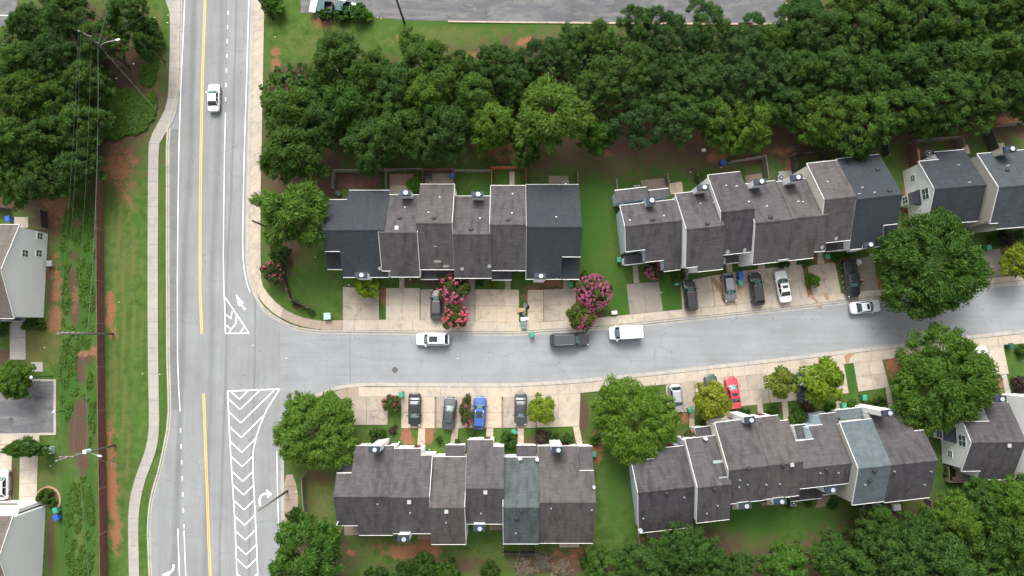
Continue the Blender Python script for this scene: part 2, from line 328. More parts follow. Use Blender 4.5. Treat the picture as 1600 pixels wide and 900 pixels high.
# main road sheet and side street sheet (shared edge butted at x ~ 437)
main = E_L[::-1] + E_TR[:11] + [(430,501),(437,506)] 
iL = [i for i, p in enumerate(E_BR) if p[0] == 439][0]
main = E_L[::-1] + E_TR[:11] + [(437,505.6)] + [(439.5,700)] + E_BR[iL:]
sheet('main_road', main, .012, M_ASPH_MAIN)
side = [(437,505.6),(448,511)] + E_TR[12:] + E_BR[:iL] + [(439.5,700)]
sheet('side_street', side, .012, M_ASPH)
sheet('road_shoulder', [(263.9,202),(278.6,202),(277.4,340),(276.4,560),(280,640),(268,640),(267,600),(265.5,560),(265,400),(265,230)], .016, M_SHLD)
def off(pts, d):  # offset polyline in px (left-hand normal)
    out = []
    for i, p in enumerate(pts):
        a = pts[max(0, i-1)]; b = pts[min(len(pts)-1, i+1)]; dx, dy = b[0]-a[0], b[1]-a[1]; L = math.hypot(dx, dy)
        out.append((p[0]+dy/L*d, p[1]-dx/L*d))
    return out
km = MB()
def kerb(E, d1, d2):
    ribbon('', E, off(E, d1), 0, .022, None, 3, .04, 2, km); ribbon('', off(E, d1), off(E, d2), 0, .14, None, 3, .04, 2, km)
kerb(E_TR, 3.6, 6.2); kerb(E_BR, 3.2, 5.8); kerb(E_L, -2.6, -5.2)
km.build('kerbs', M_KERB, kind='structure')
# corner pavement on the top right of the junction, long main-road pavement
wA = [(403,-330),(398,0),(394.5,150),(391.5,236),(389.5,330),(389,400),(392,430),(398,452),(408,470),(421,484),(438,496),(455,504.5),(475,511),(497,514.6),(536,515.8)]
wB = [(418,-330),(413.5,0),(411.5,100),(409,236),(407.6,300),(407.5,400),(408.5,442),(413,451),(423,464),(433,474),(443,482),(455,489),(469,495),(498,501.6),(536,500.2)]
ribbon('pavement_main_road_right', wA[:11], wB[:11], 0, .11, M_CONC, 1.5, .025)
ribbon('pavement_corner', wA[9:], wB[9:], 0, .108, M_PINK, 1.6, .025)
sheet('pavement_verge', [(391.8,0),(398.2,0),(391.7,236),(389.3,400),(384,400),(386,236)][::1], .02, M_WALK)
wl = [(256,-330),(258.5,0),(262,8),(266,18),(266,60),(265,110),(263,150),(261.5,165),(252,184),(242,202),(235,214),(232.5,225),(231.5,300),(231,440),(231.5,560),(233,640),(233.6,664),(231,690),(225.7,709),(218,729),(210,751),(204,775),(200.8,800),(200.8,840),(202,900),(206,1200)]
wr = [(279,-330),(281,0),(281,10),(281,20),(281,60),(280,110),(279.5,140),(279.3,163),(275,182),(265,201),(252,217),(248.2,228),(247.5,300),(247,440),(247.5,560),(249,640),(249.3,664),(247.5,690),(242.8,709),(236,728),(228.5,745),(221.5,772),(217,800),(216.4,840),(218,900),(224,1200)]
ribbon('pavement_main_road_left', smooth(wl,1), smooth(wr,1), 0, .10, M_WALK, 1.9, .03)
# side street pavements
tA = [(536,515.8)] + [(x, y) for x, y in off(E_TR, 6.8)[15:]]; 
tB = [(536,500.2),(600,499.6),(700,501),(800,504),(858,502.5),(930,497),(1000,490),(1066,483.6),(1200,471),(1330,457),(1430,447),(1532,435.5),(1600,429),(1900,394)]
ribbon('pavement_street_upper', tA, tB, 0, .11, M_CONC, 1.7, .025)
bA = [(558,604.5)] + [(x, y) for x, y in off(E_BR[:17], 6.4)[::-1]][1:]
bA = [(560,604.6),(640,604.6),(720,605),(800,605),(860,602),(911,598.6),(960,593.4),(1026,586.8),(1100,578.5),(1200,567.8),(1324,553),(1390,545.5),(1495,532.5),(1600,521.3),(1900,485)]
bB = [(560,619.5),(640,619.8),(720,620),(800,620),(860,617),(911,613.6),(960,608.6),(1026,601.8),(1100,593.5),(1200,583),(1324,568),(1390,560.5),(1495,547.5),(1600,536.3),(1900,500)]
ribbon('pavement_street_lower', bA, bB, 0, .11, M_CONC, 1.7, .025)
ribbon('pavement_corner_lower', [(560,604.6),(540,607),(521,612)], [(560,619.5),(545,621),(533,624)], 0, .107, M_PINK, 1.6, .05)
ribbon('pavement_path', smooth([(448,741),(444.5,748),(442,757),(444,775),(446,790),(444,820),(443,842)]), smooth([(458,741),(463,752),(466,770),(467,790),(463,815),(460,830),(457,842)]), 0, .11, M_PINK, 1.7, .05)
def drive(pts_top, pts_bot, nu, nv, mat=M_CONC, z=.10, name='driveway', gap=.03):
    """quad in pixels: top-left, top-right / bottom-left, bottom-right, split into nu x nv slabs"""
    a, b = [G(*p) for p in pts_top]; c, d = [G(*p) for p in pts_bot]; m = MB()
    for i in range(nu):
        for j in range(nv):
            def q(u, v): return a.lerp(b, u).lerp(c.lerp(d, u), v)
            gu = gap/2/max(1, (b-a).length); gv = gap/2/max(1, (c-a).length)
            u0, u1, v0, v1 = i/nu+gu, (i+1)/nu-gu, j/nv+gv, (j+1)/nv-gv
            m.prism([q(u0, v0), q(u1, v0), q(u1, v1), q(u0, v1)], 0, z)
    return m.build(name, mat, kind='structure')
drive([(536,448),(592.5,452)], [(536,500),(592.5,499.5)], 2, 2, M_CONC2)
drive([(603,450),(656,450)], [(603,500),(656,500.6)], 2, 2)
drive([(657,452),(742,452)], [(657,500.6),(742,502.2)], 3, 2, M_CONC2)
drive([(742.5,452),(811,452.5)], [(742.5,502.3),(811,504)], 2, 2, M_CONC3)
drive([(824.5,453),(849,453)], [(824.5,503.5),(849,502.5)], 1, 3, M_CONC3)
drive([(849.5,452.5),(900,450)], [(849.5,502.5),(900,499.5)], 2, 2, M_CONC2)
drive([(978.5,444),(1029,440)], [(984,491.4),(1036,486.5)], 2, 1, M_CONC4)
drive([(1063,441),(1110,431)], [(1066,483.4),(1117,478.6)], 2, 2, M_CONC)
drive([(1110.5,431),(1168,422)], [(1117.5,478.5),(1178,473)], 2, 2, M_CONC3)
drive([(1168.5,422),(1253,413)], [(1178.5,473),(1262,465)], 3, 2, M_CONC)
drive([(1261,415),(1304,410)], [(1270,463.5),(1314,459)], 2, 2, M_CONC2)
drive([(1326,405),(1364,400)], [(1326,458),(1372,453)], 1, 3, M_CONC4)
drive([(1533,393),(1562,388)], [(1537,434.6),(1570,431)], 1, 2, M_CONC4)
drive([(1564,398),(1600,394)], [(1575,430.5),(1612,427)], 1, 2, M_CONC4)
drive([(540,619.6),(606,619.8)], [(540,664),(606,664)], 2, 2, M_CONC2)
drive([(627,620),(679.5,620)], [(627,669),(679.5,669)], 2, 2, M_CONC3)
drive([(681.5,620),(725,620)], [(681.5,669),(725,669)], 1, 2, M_CONC2)
drive([(725.5,620),(784,620)], [(725.5,668.5),(784,668.5)], 2, 2, M_CONC3)
drive([(786,620),(838,618.6)], [(786,668.5),(838,668.5)], 2, 2, M_CONC2)
drive([(838.5,618.5),(907,614)], [(838.5,668),(905,666)], 2, 1, M_CONC)
drive([(1040,600),(1085,595.2)], [(1042,645),(1087,643)], 2, 1, M_CONC2)
drive([(1085.5,595),(1135,590)], [(1088,643),(1141,637)], 2, 2)
drive([(1135.5,590),(1196,583.5)], [(1141.5,637),(1203,629.5)], 2, 2, M_CONC2)
drive([(1196.5,583.4),(1255,576.5)], [(1203.5,629.4),(1262,624)], 2, 2)
drive([(1255.5,576.4),(1318,568.8)], [(1262.5,624),(1326,614)], 2, 2)
drive([(1333,567),(1378,562)], [(1341,612),(1389,605)], 2, 2)
drive([(1520,545),(1567,540)], [(1524,589),(1576,584)], 2, 1)
# front walks
for k, (a, b, c, d, mt) in enumerate([((653.5,669),(664.5,669),(652,700),(664,700),M_CONC3),((706.5,669),(716.5,669),(703.5,697),(714,697),M_PINK),((760,669),(771,669),(759,686),(770.5,686),M_CONC3),
    ((808.5,669),(818.5,669),(808.5,697),(818.5,697),M_CONC3),((895,667),(905,666),(901,696),(911,696),M_CONC3),((1077,645),(1084.5,644),(1077,668),(1085.5,668),M_CONC3),((1131,639),(1139,638),(1131,655),(1141,655),M_CONC3),
    ((1182.5,631),(1191,630),(1184,650),(1193,650),M_CONC2),((1221,627),(1230,626),(1224,657),(1233,657),M_CONC3),((1305,618),(1312,617),(1306,638),(1314,637),M_CONC2),((1383,606),(1390,605),(1388,637),(1396,637),M_CONC2),
    ((1564,585.5),(1572,584.5),(1571,617),(1580,617),M_WALK),((624,432),(632,432),(624,450),(632,450),M_CONC3),((733,434),(742,434),(733,452),(742,452),M_PINK),((789,434),(798,434),(789,452.5),(798,452.5),M_PINK),
    ((880,436),(890,436),(880,451),(890,451),M_CONC2),((988,415),(996,414),(990,443),(999,442),M_PINK),((1134,410),(1143,409),(1136,429),(1145,428),M_CONC3),((1184,411),(1194,410),(1184,422),(1196,421),M_CONC3),((1234,405),(1244,404),(1234,417),(1244,416),M_CONC3),((1277,395),(1286,394),(1277,413),(1288,412),M_CONC3),
    ((1359,385),(1366,384),(1358,401),(1364,400),M_CONC2),((1066,420),(1077,419),(1063,441),(1074,440),M_WALK)]):
    drive([a, b], [c, d], 1, 3, mt, .09, 'front_walk')
# left-hand houses
drive([(16,494),(40.5,492)], [(16,562),(41,562)], 1, 2, M_WALK, .1, 'front_walk'); drive([(49,565.5),(67.5,565.5)], [(49,581),(67.5,581)], 1, 1, M_WALK, .1, 'concrete_pad')
drive([(22,339),(45,339)], [(22,356),(45,356)], 1, 1, M_CONC, .1, 'patio')
drive([(-40,680),(62,679)], [(-40,695),(62,694)], 5, 1, M_CONC, .1, 'pavement_court'); drive([(-20,695),(20,695)], [(-20,800),(17,800)], 2, 4, M_CONC, .1)
drive([(32,695),(61,695)], [(30,796),(57,796)], 1, 5, M_CONC, .1); drive([(56,775),(75,775)], [(56,790),(75,790)], 1, 1, M_CONC, .098)
sheet('parking_court', [(-60,594),(85,595),(85,677),(-60,679)], .014, M_LOT)
km = MB(); c = [(-60,595),(84.5,596),(84.5,676),(-60,678.5)]; co2 = [(-60,591.5),(88.3,592.5),(88.3,679.6),(-60,682)]
for i in range(3): ribbon('', c[i:i+2], co2[i:i+2], 0, .13, None, 3, .03, 1, km)
km.build('parking_court_kerb', M_KERB, kind='structure')
# upper car park
sheet('car_park', [(470,-260),(470,20),(556,24),(574,25.5),(642,32),(800,33.5),(943,34.5),(1226,36.5),(1230,-260)], .014, M_LOT)
km = MB(); ribbon('', [(700,32.8),(800,34),(943,35),(1228,37)], [(700,35),(800,36.4),(943,37.6),(1228,39.6)], 0, .13, None, 3, .04, 1, km)
ribbon('', [(1227,38),(1231,-260)], [(1230,38),(1234.5,-260)], 0, .13, None, 3, .04, 1, km); km.build('car_park_kerb', M_CONC3, kind='structure')
sheet('car_park_corner', [(-60,-40),(30,-40),(26,10),(10,42),(-60,48)], .014, M_LOT)
# back patios
M_BRICKP = NT('red_brick_paving'); t = M_BRICKP; bt = t.n('ShaderNodeTexBrick'); t.l(t.coord((1,1,1)), bt.inputs['Vector']); bt.inputs['Scale'].default_value = 1.6; bt.inputs['Mortar Size'].default_value = .05
bt.inputs['Color1'].default_value = (.30,.10,.07,1); bt.inputs['Color2'].default_value = (.20,.08,.06,1); bt.inputs['Mortar'].default_value = (.30,.27,.22,1); M_BRICKP = t.pr(bt.outputs[0], .9)
def mat_boards(name, c1, c2, sc=(0.25, 7, 1)):
    t = NT(name); n = t.noise(t.coord(sc), 1.2, 4, .6); n2 = t.noise(t.coord(), 1.4, 4, .6)
    wv = t.n('ShaderNodeTexWave'); wv.bands_direction = 'Y'; wv.inputs['Scale'].default_value = 2.2; t.l(t.coord(), wv.inputs['Vector'])
    c = t.mix(c1, c2, n); c = t.mix(c, tuple(x*.45 for x in c1), t.math('MULTIPLY', t.ramp(n2, [(.45, 0), (.7, 1)]), .6)); c = t.mix(c, .02, t.math('MULTIPLY', t.ramp(wv.outputs[1], [(.0, 1), (.12, 0)]), .6))
    return t.pr(c, .85)
M_DECK = mat_boards('red_brown_deck_boards', (.085,.034,.028), (.14,.062,.05)); M_PATIO = mat_concrete('brown_patio_concrete', (1.0,.86,.74), .24, .6)
sheet('deck_yard', [(527,272),(597,272),(597,294),(527,294)], .07, M_DECK); sheet('patio_bricks', [(609,272),(646,272),(646,290),(609,290)], .07, M_BRICKP)
for q, mt in (([(609,290),(638,290),(638,303),(609,303)], M_CONC3),([(664,271),(709,271),(709,288),(664,288)], M_PINK),([(857,275),(888,275),(888,290),(857,290)], M_PATIO),([(796,268),(804,268),(804,292),(796,292)], M_CONC),
    ([(1001,282),(1038,278),(1042,296),(1005,299)], M_PATIO),([(1044,287),(1065,284),(1068,302),(1048,304)], M_CONC3),([(1163,274),(1190,271),(1193,284),(1166,287)], M_PATIO),([(1314,229),(1345,226),(1348,244),(1318,247)], M_CONC2),([(1216,268),(1240,266),(1243,286),(1219,288)], M_WALK),
    ([(538,820),(561,820),(561,836),(538,836)], M_PATIO),([(652,836),(671,836),(671,842),(652,842)], M_PATIO),([(764,818),(784,818),(784,828),(764,828)], M_PATIO),([(874,846),(905,846),(905,855),(874,855)], M_CONC3),([(1010,828),(1042,824),(1042,839),(1010,841)], M_PATIO),
    ([(1144,787),(1156,786),(1156,796),(1144,796)], M_CONC3),([(1197,780),(1210,779),(1210,789),(1197,789)], M_CONC3),([(1281,770),(1297,768),(1298,790),(1273,793)], M_PATIO),([(1488,728),(1509,728),(1509,753),(1488,753)], M_CONC3),([(1424,234),(1436,233),(1438,254),(1427,255)], M_CONC3),([(1502,228),(1512,226),(1516,240),(1506,242)], M_CONC3),([(1553,225),(1568,223),(1572,238),(1556,240)], M_WALK),
    ([(1545,750),(1578,750),(1578,756),(1545,756)], M_CONC3),([(1190,785),(1198,784),(1198,790),(1190,790)], M_PATIO)):
    sheet('patio', q, .06, mt)
# soil washed over the pavement where the downpipe runs out
M_MUD = flat('red_mud', (.30,.19,.12), .9, var=.2, scale=2)
sheet('mud_wash', smooth([(1262,462),(1268,460),(1275,468),(1284,478),(1284,484),(1278,479.5),(1272,470)],1), .118, M_MUD)
sheet('mud_wash', smooth([(1285,458),(1293,459),(1295,470),(1290,468)],1), .118, M_MUD)
sheet('mud_wash', smooth([(1111,431),(1122,440),(1129,450),(1133,462),(1134,473),(1129,472),(1124,455),(1114,444),(1110,436)],1), .106, flat('orange_mud_on_concrete', (.30,.18,.10), .9, var=.2, scale=2))
sheet('mud_wash', smooth([(1318,556),(1333,550),(1337,552),(1328,558),(1326,568),(1321,568)],1), .118, M_MUD)
# ---------------- painted markings ----------------
mk = MB(); my = MB()
LZ = [.0196]
def line(m, pts, wd, z=None):
    if z is None: LZ[0] += 6e-5; z = LZ[0]
    p = [G(*q) for q in pts]
    for a, b in zip(p, p[1:]):
        d = (b-a); 
        if d.length < 1e-6: continue
        n = Vector((-d.y, d.x)).normalized()*wd/2
        vs = [a-n, b-n, b+n, a+n]; m.add([(*q, z) for q in vs], [(0, 1, 2, 3)])
line(mk, [(292,-330),(288.7,0),(282,155),(279.5,236),(278,340),(277.2,440),(277.5,560),(279.5,610),(281.6,643)], .13)
for y in range(669, 830, 25): line(mk, [(282+(y-669)*.036, y), (282.3+(y-669)*.036, y+6.5)], .16)
line(mk, [(278,825.5),(279,860),(280.5,900),(286,1200)], .13); line(mk, [(287.8,829),(289,865),(290.4,900),(297,1200)], .13)
for dx in (-1.25, 1.25):
    line(my, [(324+dx,-330),(320.6+dx,0),(316.5+dx,120),(314+dx,236),(312.8+dx,340),(312.8+dx,456),(315.5+dx,521.5)], .13)
    line(my, [(318.2+dx,614.5),(320+dx,664),(323.5+dx,760),(326+dx,840),(328.6+dx,900),(338+dx,1200)], .13)
for k in range(-12, 8): line(mk, [(357-k*.62, -6+k*22.6), (356.8-k*.62, 0+k*22.6)], .15)
line(mk, [(352.5,176),(351,236),(349.6,340),(349,400),(350.3,465)], .12)
line(mk, [(393,-330),(389,0),(384.6,150),(381.8,236),(380.4,300),(379.2,377),(380,405),(382.3,425),(386,443),(390.7,456.5)], .13)
W1 = .17
line(mk, [(350.8,463),(389.3,520.7),(352.4,521),(350.8,463)], W1)
for s in ([(351.6,490),(361,498)],[(361,498),(362.5,486)],[(352.3,507),(361,515)],[(361,515),(369,505),(369.5,494)],[(376,519.5),(381,511)],[(359,520),(361,515)]): line(mk, s, W1)
Lp = lambda y: np.interp(y, [611,664,720,821,900,1200], [355.8,358,361.2,367.5,370.4,380]); Rp = lambda y: np.interp(y, [608,640,666.6,684,703,730,832,900,1200], [437,416.7,405.5,400.3,395.8,395,400.3,403,413])
line(mk, [(355.6,611),(437.8,607.9)], W1); line(mk, [(Lp(y), y) for y in (611,664,720,821,900,1200)], .15); line(mk, [(Rp(y), y) for y in (607.9,640,666.6,684,694,703,715,730,832,900,1200)], .15)
tips = [(374,623.7),(375.2,639.8),(376.4,660.6),(377,683.5),(378,706.5),(378.6,729),(379.5,752),(380.8,773),(381.6,796.5),(382.2,820.5),(383.4,843.5),(384.6,866.5),(385.6,887.5),(387,911),(388,934),(389.2,957),(390.2,980)]
for tx, ty in tips:
    x, y = tx, ty
    while x > Lp(y)+.3 and y > 611: x -= .5; y -= .46
    line(mk, [(tx, ty), (x, y)], .17)
    x, y = tx, ty
    while x < Rp(y)-.3 and y > 609.5: x += .5; y -= .49
    line(mk, [(tx, ty), (x, y)], .17)
line(mk, [(432.6,705),(433.5,760),(436.5,857)], .12)
def poly(m, pts, z=.0192): m.add([(*G(*p), z) for p in pts], [tuple(range(len(pts)))])
poly(mk, [(368.5,459.5),(381,473.5),(377.6,475.4),(385,483),(382.5,484.8),(375.6,476.8),(372.6,478.6)])
poly(mk, [(416,764),(425.6,772),(418.6,778.5)]); line(mk, [(406.6,790.6),(405.8,780),(408,774.5),(413,771.5),(418,771.3)], .32)
poly(mk, [(252,898),(263.5,892.5),(265.5,903)]); line(mk, [(262,897),(268,893),(271,888),(271.5,882)], .32)
# white bay lines in the corner car park
line(mk, [(-30,23.5),(14,24.3)], .12)
def link_flat(m, name, mat):
    o = bpy.data.objects.new(name, m.mesh(name, mat, fix=False)); COL.objects.link(o); o['kind'] = 'structure'
link_flat(mk, 'road_markings_white', M_WPAINT); link_flat(my, 'road_markings_yellow', M_YPAINT)
# asphalt seam lines and manhole covers
M_IRON = flat('cast_iron', (.10,.095,.09), .6, .4)
sm = MB(); line(sm, [(547,523),(547.4,597)], .04, .019); line(sm, [(355,-200),(353.5,120),(351.5,400),(351,462)], .03, .018)
link_flat(sm, 'road_seams', flat('seam_tar', (.07,.07,.072), .8))
for px, py, r, lab in ((617,578,.42,'dark round manhole cover in the side street'),(17,656.5,.42,'round manhole cover in the small asphalt parking court'),(768,557,.0,None)):
    if r: 
        g = G(px, py); m = MB(); m.prism([(r*math.cos(a*math.pi/12), r*math.sin(a*math.pi/12)) for a in range(24)], .013, .026)
        o = m.build('manhole_cover', M_IRON); o.location = (*g, 0); tag(o, lab, 'manhole cover')
# ---------------- houses ----------------
def mat_shingle(name, c, dark=.55, streak=(.5, 3.4, 1)):
    t = NT(name); v = t.coord(streak); v2 = t.coord(); n = t.noise(v, 1.5, 4, .65, .5); nb = t.noise(v2, .35, 5, .65); nf = t.noise(t.coord((2.2, 7, 1)), 1.6, 3, .7)
    col = t.ramp(n, [(.28, tuple(x*.74 for x in c)), (.5, c), (.74, tuple(x*1.28 for x in c))])
    col = t.mix(col, t.mix(.72, 1.28, nf), .7, 'MULTIPLY')
    st = t.noise(t.coord((1.6, .10, 1)), .8, 4, .6)   # streaks of algae running down the slope
    col = t.mix(col, tuple(x*dark for x in c), t.math('MULTIPLY', t.ramp(st, [(.45, 0), (.62, 1)]), t.ramp(nb, [(.35, .3), (.65, .95)])))
    return t.pr(col, .9, bump=nf, bstr=.35, bdist=.03, spec=.25)
def mat_siding(name, c):
    t = NT(name); tc = t.n('ShaderNodeTexCoord'); sx = t.n('ShaderNodeSeparateXYZ'); t.l(tc.outputs['Object'], sx.inputs[0])
    fr = t.math('FRACT', t.math('MULTIPLY', sx.outputs[2], 5.2)); lap = t.ramp(fr, [(0, .84), (.12, 1), (1, .98)])
    n = t.noise(t.coord(), .6, 5, .6); col = t.mix(tuple(x*.9 for x in c), tuple(min(.85, x*1.05) for x in c), n); col = t.mix(col, lap, 1, 'MULTIPLY')
    return t.pr(col, .7)
R_BROWN = mat_shingle('brown_grey_shingles', (.078,.073,.076)); R_BROWN2 = mat_shingle('dark_brown_shingles', (.066,.062,.066), .5)
R_WARM = mat_shingle('warm_grey_shingles', (.086,.078,.078)); R_SLATE = mat_shingle('slate_blue_shingles', (.034,.042,.050), .85, (1.6, 3, 1)); R_SLATE2 = mat_shingle('charcoal_shingles', (.036,.040,.049), .8)
R_GREEN = mat_shingle('mossy_green_grey_shingles', (.074,.088,.089), .5); R_GREY = mat_shingle('blue_grey_shingles', (.090,.112,.122), .8, (.5, 1.2, 1)); R_TAN = mat_shingle('taupe_shingles', (.125,.110,.095), .7)
S_WHITE = mat_siding('white_siding', (.85,.86,.86)); S_BLUE = mat_siding('pale_blue_siding', (.46,.57,.62)); S_CREAM = mat_siding('cream_siding', (.62,.60,.52)); S_TAN = mat_siding('tan_siding', (.44,.42,.36)); S_GREY = mat_siding('cool_white_siding', (.83,.85,.87))
M_TRIM = flat('white_trim', (.66,.66,.64), .5, var=.06); M_CAP = flat('dark_metal_cap', (.035,.05,.07), .45, .4); M_GALV = flat('galvanised_metal', (.62,.63,.64), .35, .7); M_VENT = flat('dark_roof_vent', (.02,.02,.022), .6)
M_DISH = flat('pale_grey_dish', (.46,.49,.50), .45, var=.05); M_FRAME = flat('white_window_frame', (.80,.80,.79), .5, var=.04)
def mat_glass(name, c): t = NT(name); return t.pr(c, .12, 0, spec=.8)
M_WGL = mat_glass('window_glass', (.045,.085,.075)); M_DOORR = flat('dark_red_door', (.10,.02,.02), .5); M_DOORG = flat('green_door', (.02,.16,.10), .5)
PITCH = .6
class Row:
    def __init__(s, label, ang, org, name='townhouse_row', cat='townhouses', group=None):
        s.O = G(*org); s.a = R_(ang); s.e = empty(name, (*s.O, 0), s.a, label, cat, group); s.c, s.s = math.cos(s.a), math.sin(s.a)
    def L(s, px, py, z=0):
        d = G(px, py, z)-s.O; return Vector((d.x*s.c+d.y*s.s, -d.x*s.s+d.y*s.c))
def wbox(mb, c, d, **k): return mb.box(c, d, **k)
def unit(row, ridge, top, bot, zr=8.0, roof=R_BROWN, wall=S_WHITE, rake='', lows=(), ends=(0, 0), pitch=PITCH, label=None, name='townhouse', ridgecap=True):
    """ridge: (x0,y0,x1) px at ridge height; top/bot: lists of eave segments ((x0,y0),(x1,y1)) px left to right"""
    A = row.L(ridge[0], ridge[1], zr); vr = A.x*0 + A.y; uL = A.x
    # right ridge point lies on the same v line
    x = ridge[2]; y = ridge[1]
    for _ in range(12):
        q = row.L(x, y, zr); y += (q.y-vr)*F/(H-zr)
    uR = row.L(x, y, zr).x
    def segs(lst, sg):
        out = []
        for (a, b) in lst:
            ze = zr-3
            for _ in range(10):
                pa, pb = row.L(*a, ze), row.L(*b, ze); v = pa.y; ze = zr - pitch*abs(v-vr)
            out.append([pa.x, pb.x, v, ze])
        out[0][0] = uL; out[-1][1] = uR
        for i in range(len(out)-1):
            m = out[i][1] if (sg*(out[i][2]-out[i+1][2]) > 0) else out[i+1][0]
            out[i][1] = out[i+1][0] = m
        return out
    T = segs(top, 1); B = segs(bot, -1)
    plane = lambda p: zr - pitch*abs(p[1]-vr)
    # walls: first create the unit object (its wall mesh)
    w_ = MB(); br = sorted(set([uL, uR] + [t[1] for t in T[:-1]] + [b[1] for b in B[:-1]]))
    def vat(S, u): return next((q[2] for q in S if q[0]-1e-6 <= u <= q[1]+1e-6), S[-1][2])
    for i in range(len(br)-1):
        u0, u1 = br[i], br[i+1]; um = (u0+u1)/2; vt = vat(T, um)-.30; vb = vat(B, um)+.30
        a = u0 + (ends[0]+.03 if i == 0 else 0); b = u1 - (ends[1]+.03 if i == len(br)-2 else 0)
        top_ = lambda v: zr - pitch*abs(v-vr) - .13
        prof = [(vt, 0), (vt, top_(vt)), (vr, zr-.13), (vb, top_(vb)), (vb, 0)]
        w_.add([(a, v, z) for v, z in prof] + [(b, v, z) for v, z in prof], [(0,1,2,3,4)[::-1], (5,6,7,8,9), (0,5,6,1)[::-1], (1,6,7,2)[::-1], (2,7,8,3)[::-1], (3,8,9,4)[::-1], (4,9,5,0)[::-1]])
    W = w_.build(name, wall, row.e)
    if label: W['label'] = label
    r = MB()
    pt = [(uL, vr), (uR, vr)]
    for q in T[::-1]: pt += [(q[1], q[2]), (q[0], q[2])]
    r.prism(pt, lambda p: plane(p)-.12, plane)
    pt = [(uL, vr-1e-4), (uR, vr-1e-4)]
    for q in B[::-1]: pt += [(q[1], q[2]), (q[0], q[2])]
    r.prism(pt, lambda p: plane(p)-.12, plane)
    if ridgecap:
        for sgn in (1, -1): r.add([(uL, vr, zr+.035), (uR, vr, zr+.035), (uR, vr+sgn*.17, zr+.035-.17*pitch), (uL, vr+sgn*.17, zr+.035-.17*pitch), (uR, vr+sgn*.17, zr-.17*pitch), (uL, vr+sgn*.17, zr-.17*pitch)], [(0,1,2,3), (3,2,4,5)])
    ro = r.build('roof', roof, W)
    for q, sg in [(q, 1) for q in T] + [(q, -1) for q in B]:
        g = MB(); g.box(((q[0]+q[1])/2, q[2]+sg*.04, q[3]-.055), (q[1]-q[0]-.01, .075, .13)); g.build('gutter', M_TRIM, W)
    if rake:
        for u, k, sx in ((uL, 'L', -1), (uR, 'R', 1)):
            if k not in rake: continue
            ve_t = vat(T, u); ve_b = vat(B, u)
            for va, vb in ((vr+.01, ve_t), (ve_b, vr-.01)):
                g = MB(); us = (u-.03, u+.03)
                g.add([(uu, vv, plane((0, vv))+dz) for uu in us for vv in (va, vb) for dz in (-.22, .03)], [(0,2,3,1), (4,5,7,6), (1,3,7,5), (0,4,6,2), (0,1,5,4), (2,6,7,3)]); g.build('rake_board', M_TRIM, W)
    for lw in lows: low_roof(row, W, *lw)
    W['_'] = 0; del W['_']
    return dict(W=W, uL=uL, uR=uR, vr=vr, zr=zr, T=T, B=B, plane=plane)
def low_roof(row, W, x0, y0, x1, y1, z=3.0, roof=R_BROWN2, side=-1, wall=S_WHITE, slope=.30, wallon=True):
    """porch roof: px rectangle (x0,y0)-(x1,y1); side -1 = slopes down towards the picture's bottom"""
    a = row.L(x0, y0, z); b = row.L(x1, y0, z); c = row.L(x0, y1, z); u0, u1 = a.x, b.x; va, vb = max(a.y, c.y), min(a.y, c.y); d = va-vb
    zf = (lambda p: z + (p[1]-vb)*slope) if side < 0 else (lambda p: z + (va-p[1])*slope)
    m = MB(); m.prism([(u0, vb), (u1, vb), (u1, va), (u0, va)], lambda p: zf(p)-.12, zf); o = m.build('porch_roof', roof, W)
    ve = vb if side < 0 else va; m = MB(); m.box(((u0+u1)/2, ve + .055*side, z-.05), (u1-u0, .11, .13)); m.build('gutter', M_TRIM, W)
    m = MB()
    if wallon: m.prism([(u0+.12, vb+.2), (u1-.12, vb+.2), (u1-.12, va-.2), (u0+.12, va-.2)], 0, lambda p: zf(p)-.13); m.build('porch', wall, W)
    else:
        for uu in (u0+.15, u1-.15): m = MB(); m.box((uu, ve - .2*side, (z-.14)/2), (.14, .14, z-.14)); m.build('porch_post', M_TRIM, W)
def roofz(U, p): return U['plane'](p)
def chimney(row, U, px, py, z, w=1.65, d=.85, wall=S_WHITE):
    c = row.L(px, py, z); W = U['W']; m = MB(); m.box((c.x, c.y, (z-.25)/2), (w-.12, d-.1, z-.25)); m.build('chimney', wall, W)
    m = MB(); m.box((c.x, c.y, z-.14), (w, d, .26)); m.box((c.x, c.y, z+.02), (w-.3, d-.24, .07)); m.build('chimney_cap', M_CAP, W)
    m = MB(); m.tube([(c.x+.12, c.y, z+.02), (c.x+.12, c.y, z+.22)], .2, 14); m.prism([(c.x+.12+.30*math.cos(a*.4488), c.y+.30*math.sin(a*.4488)) for a in range(14)], z+.24, z+.28); m.build('flue', M_GALV, W)
def onroof(row, U, px, py):
    z = U['zr']-1
    for _ in range(8): c = row.L(px, py, z); z = roofz(U, c)
    return Vector((c.x, c.y, z))
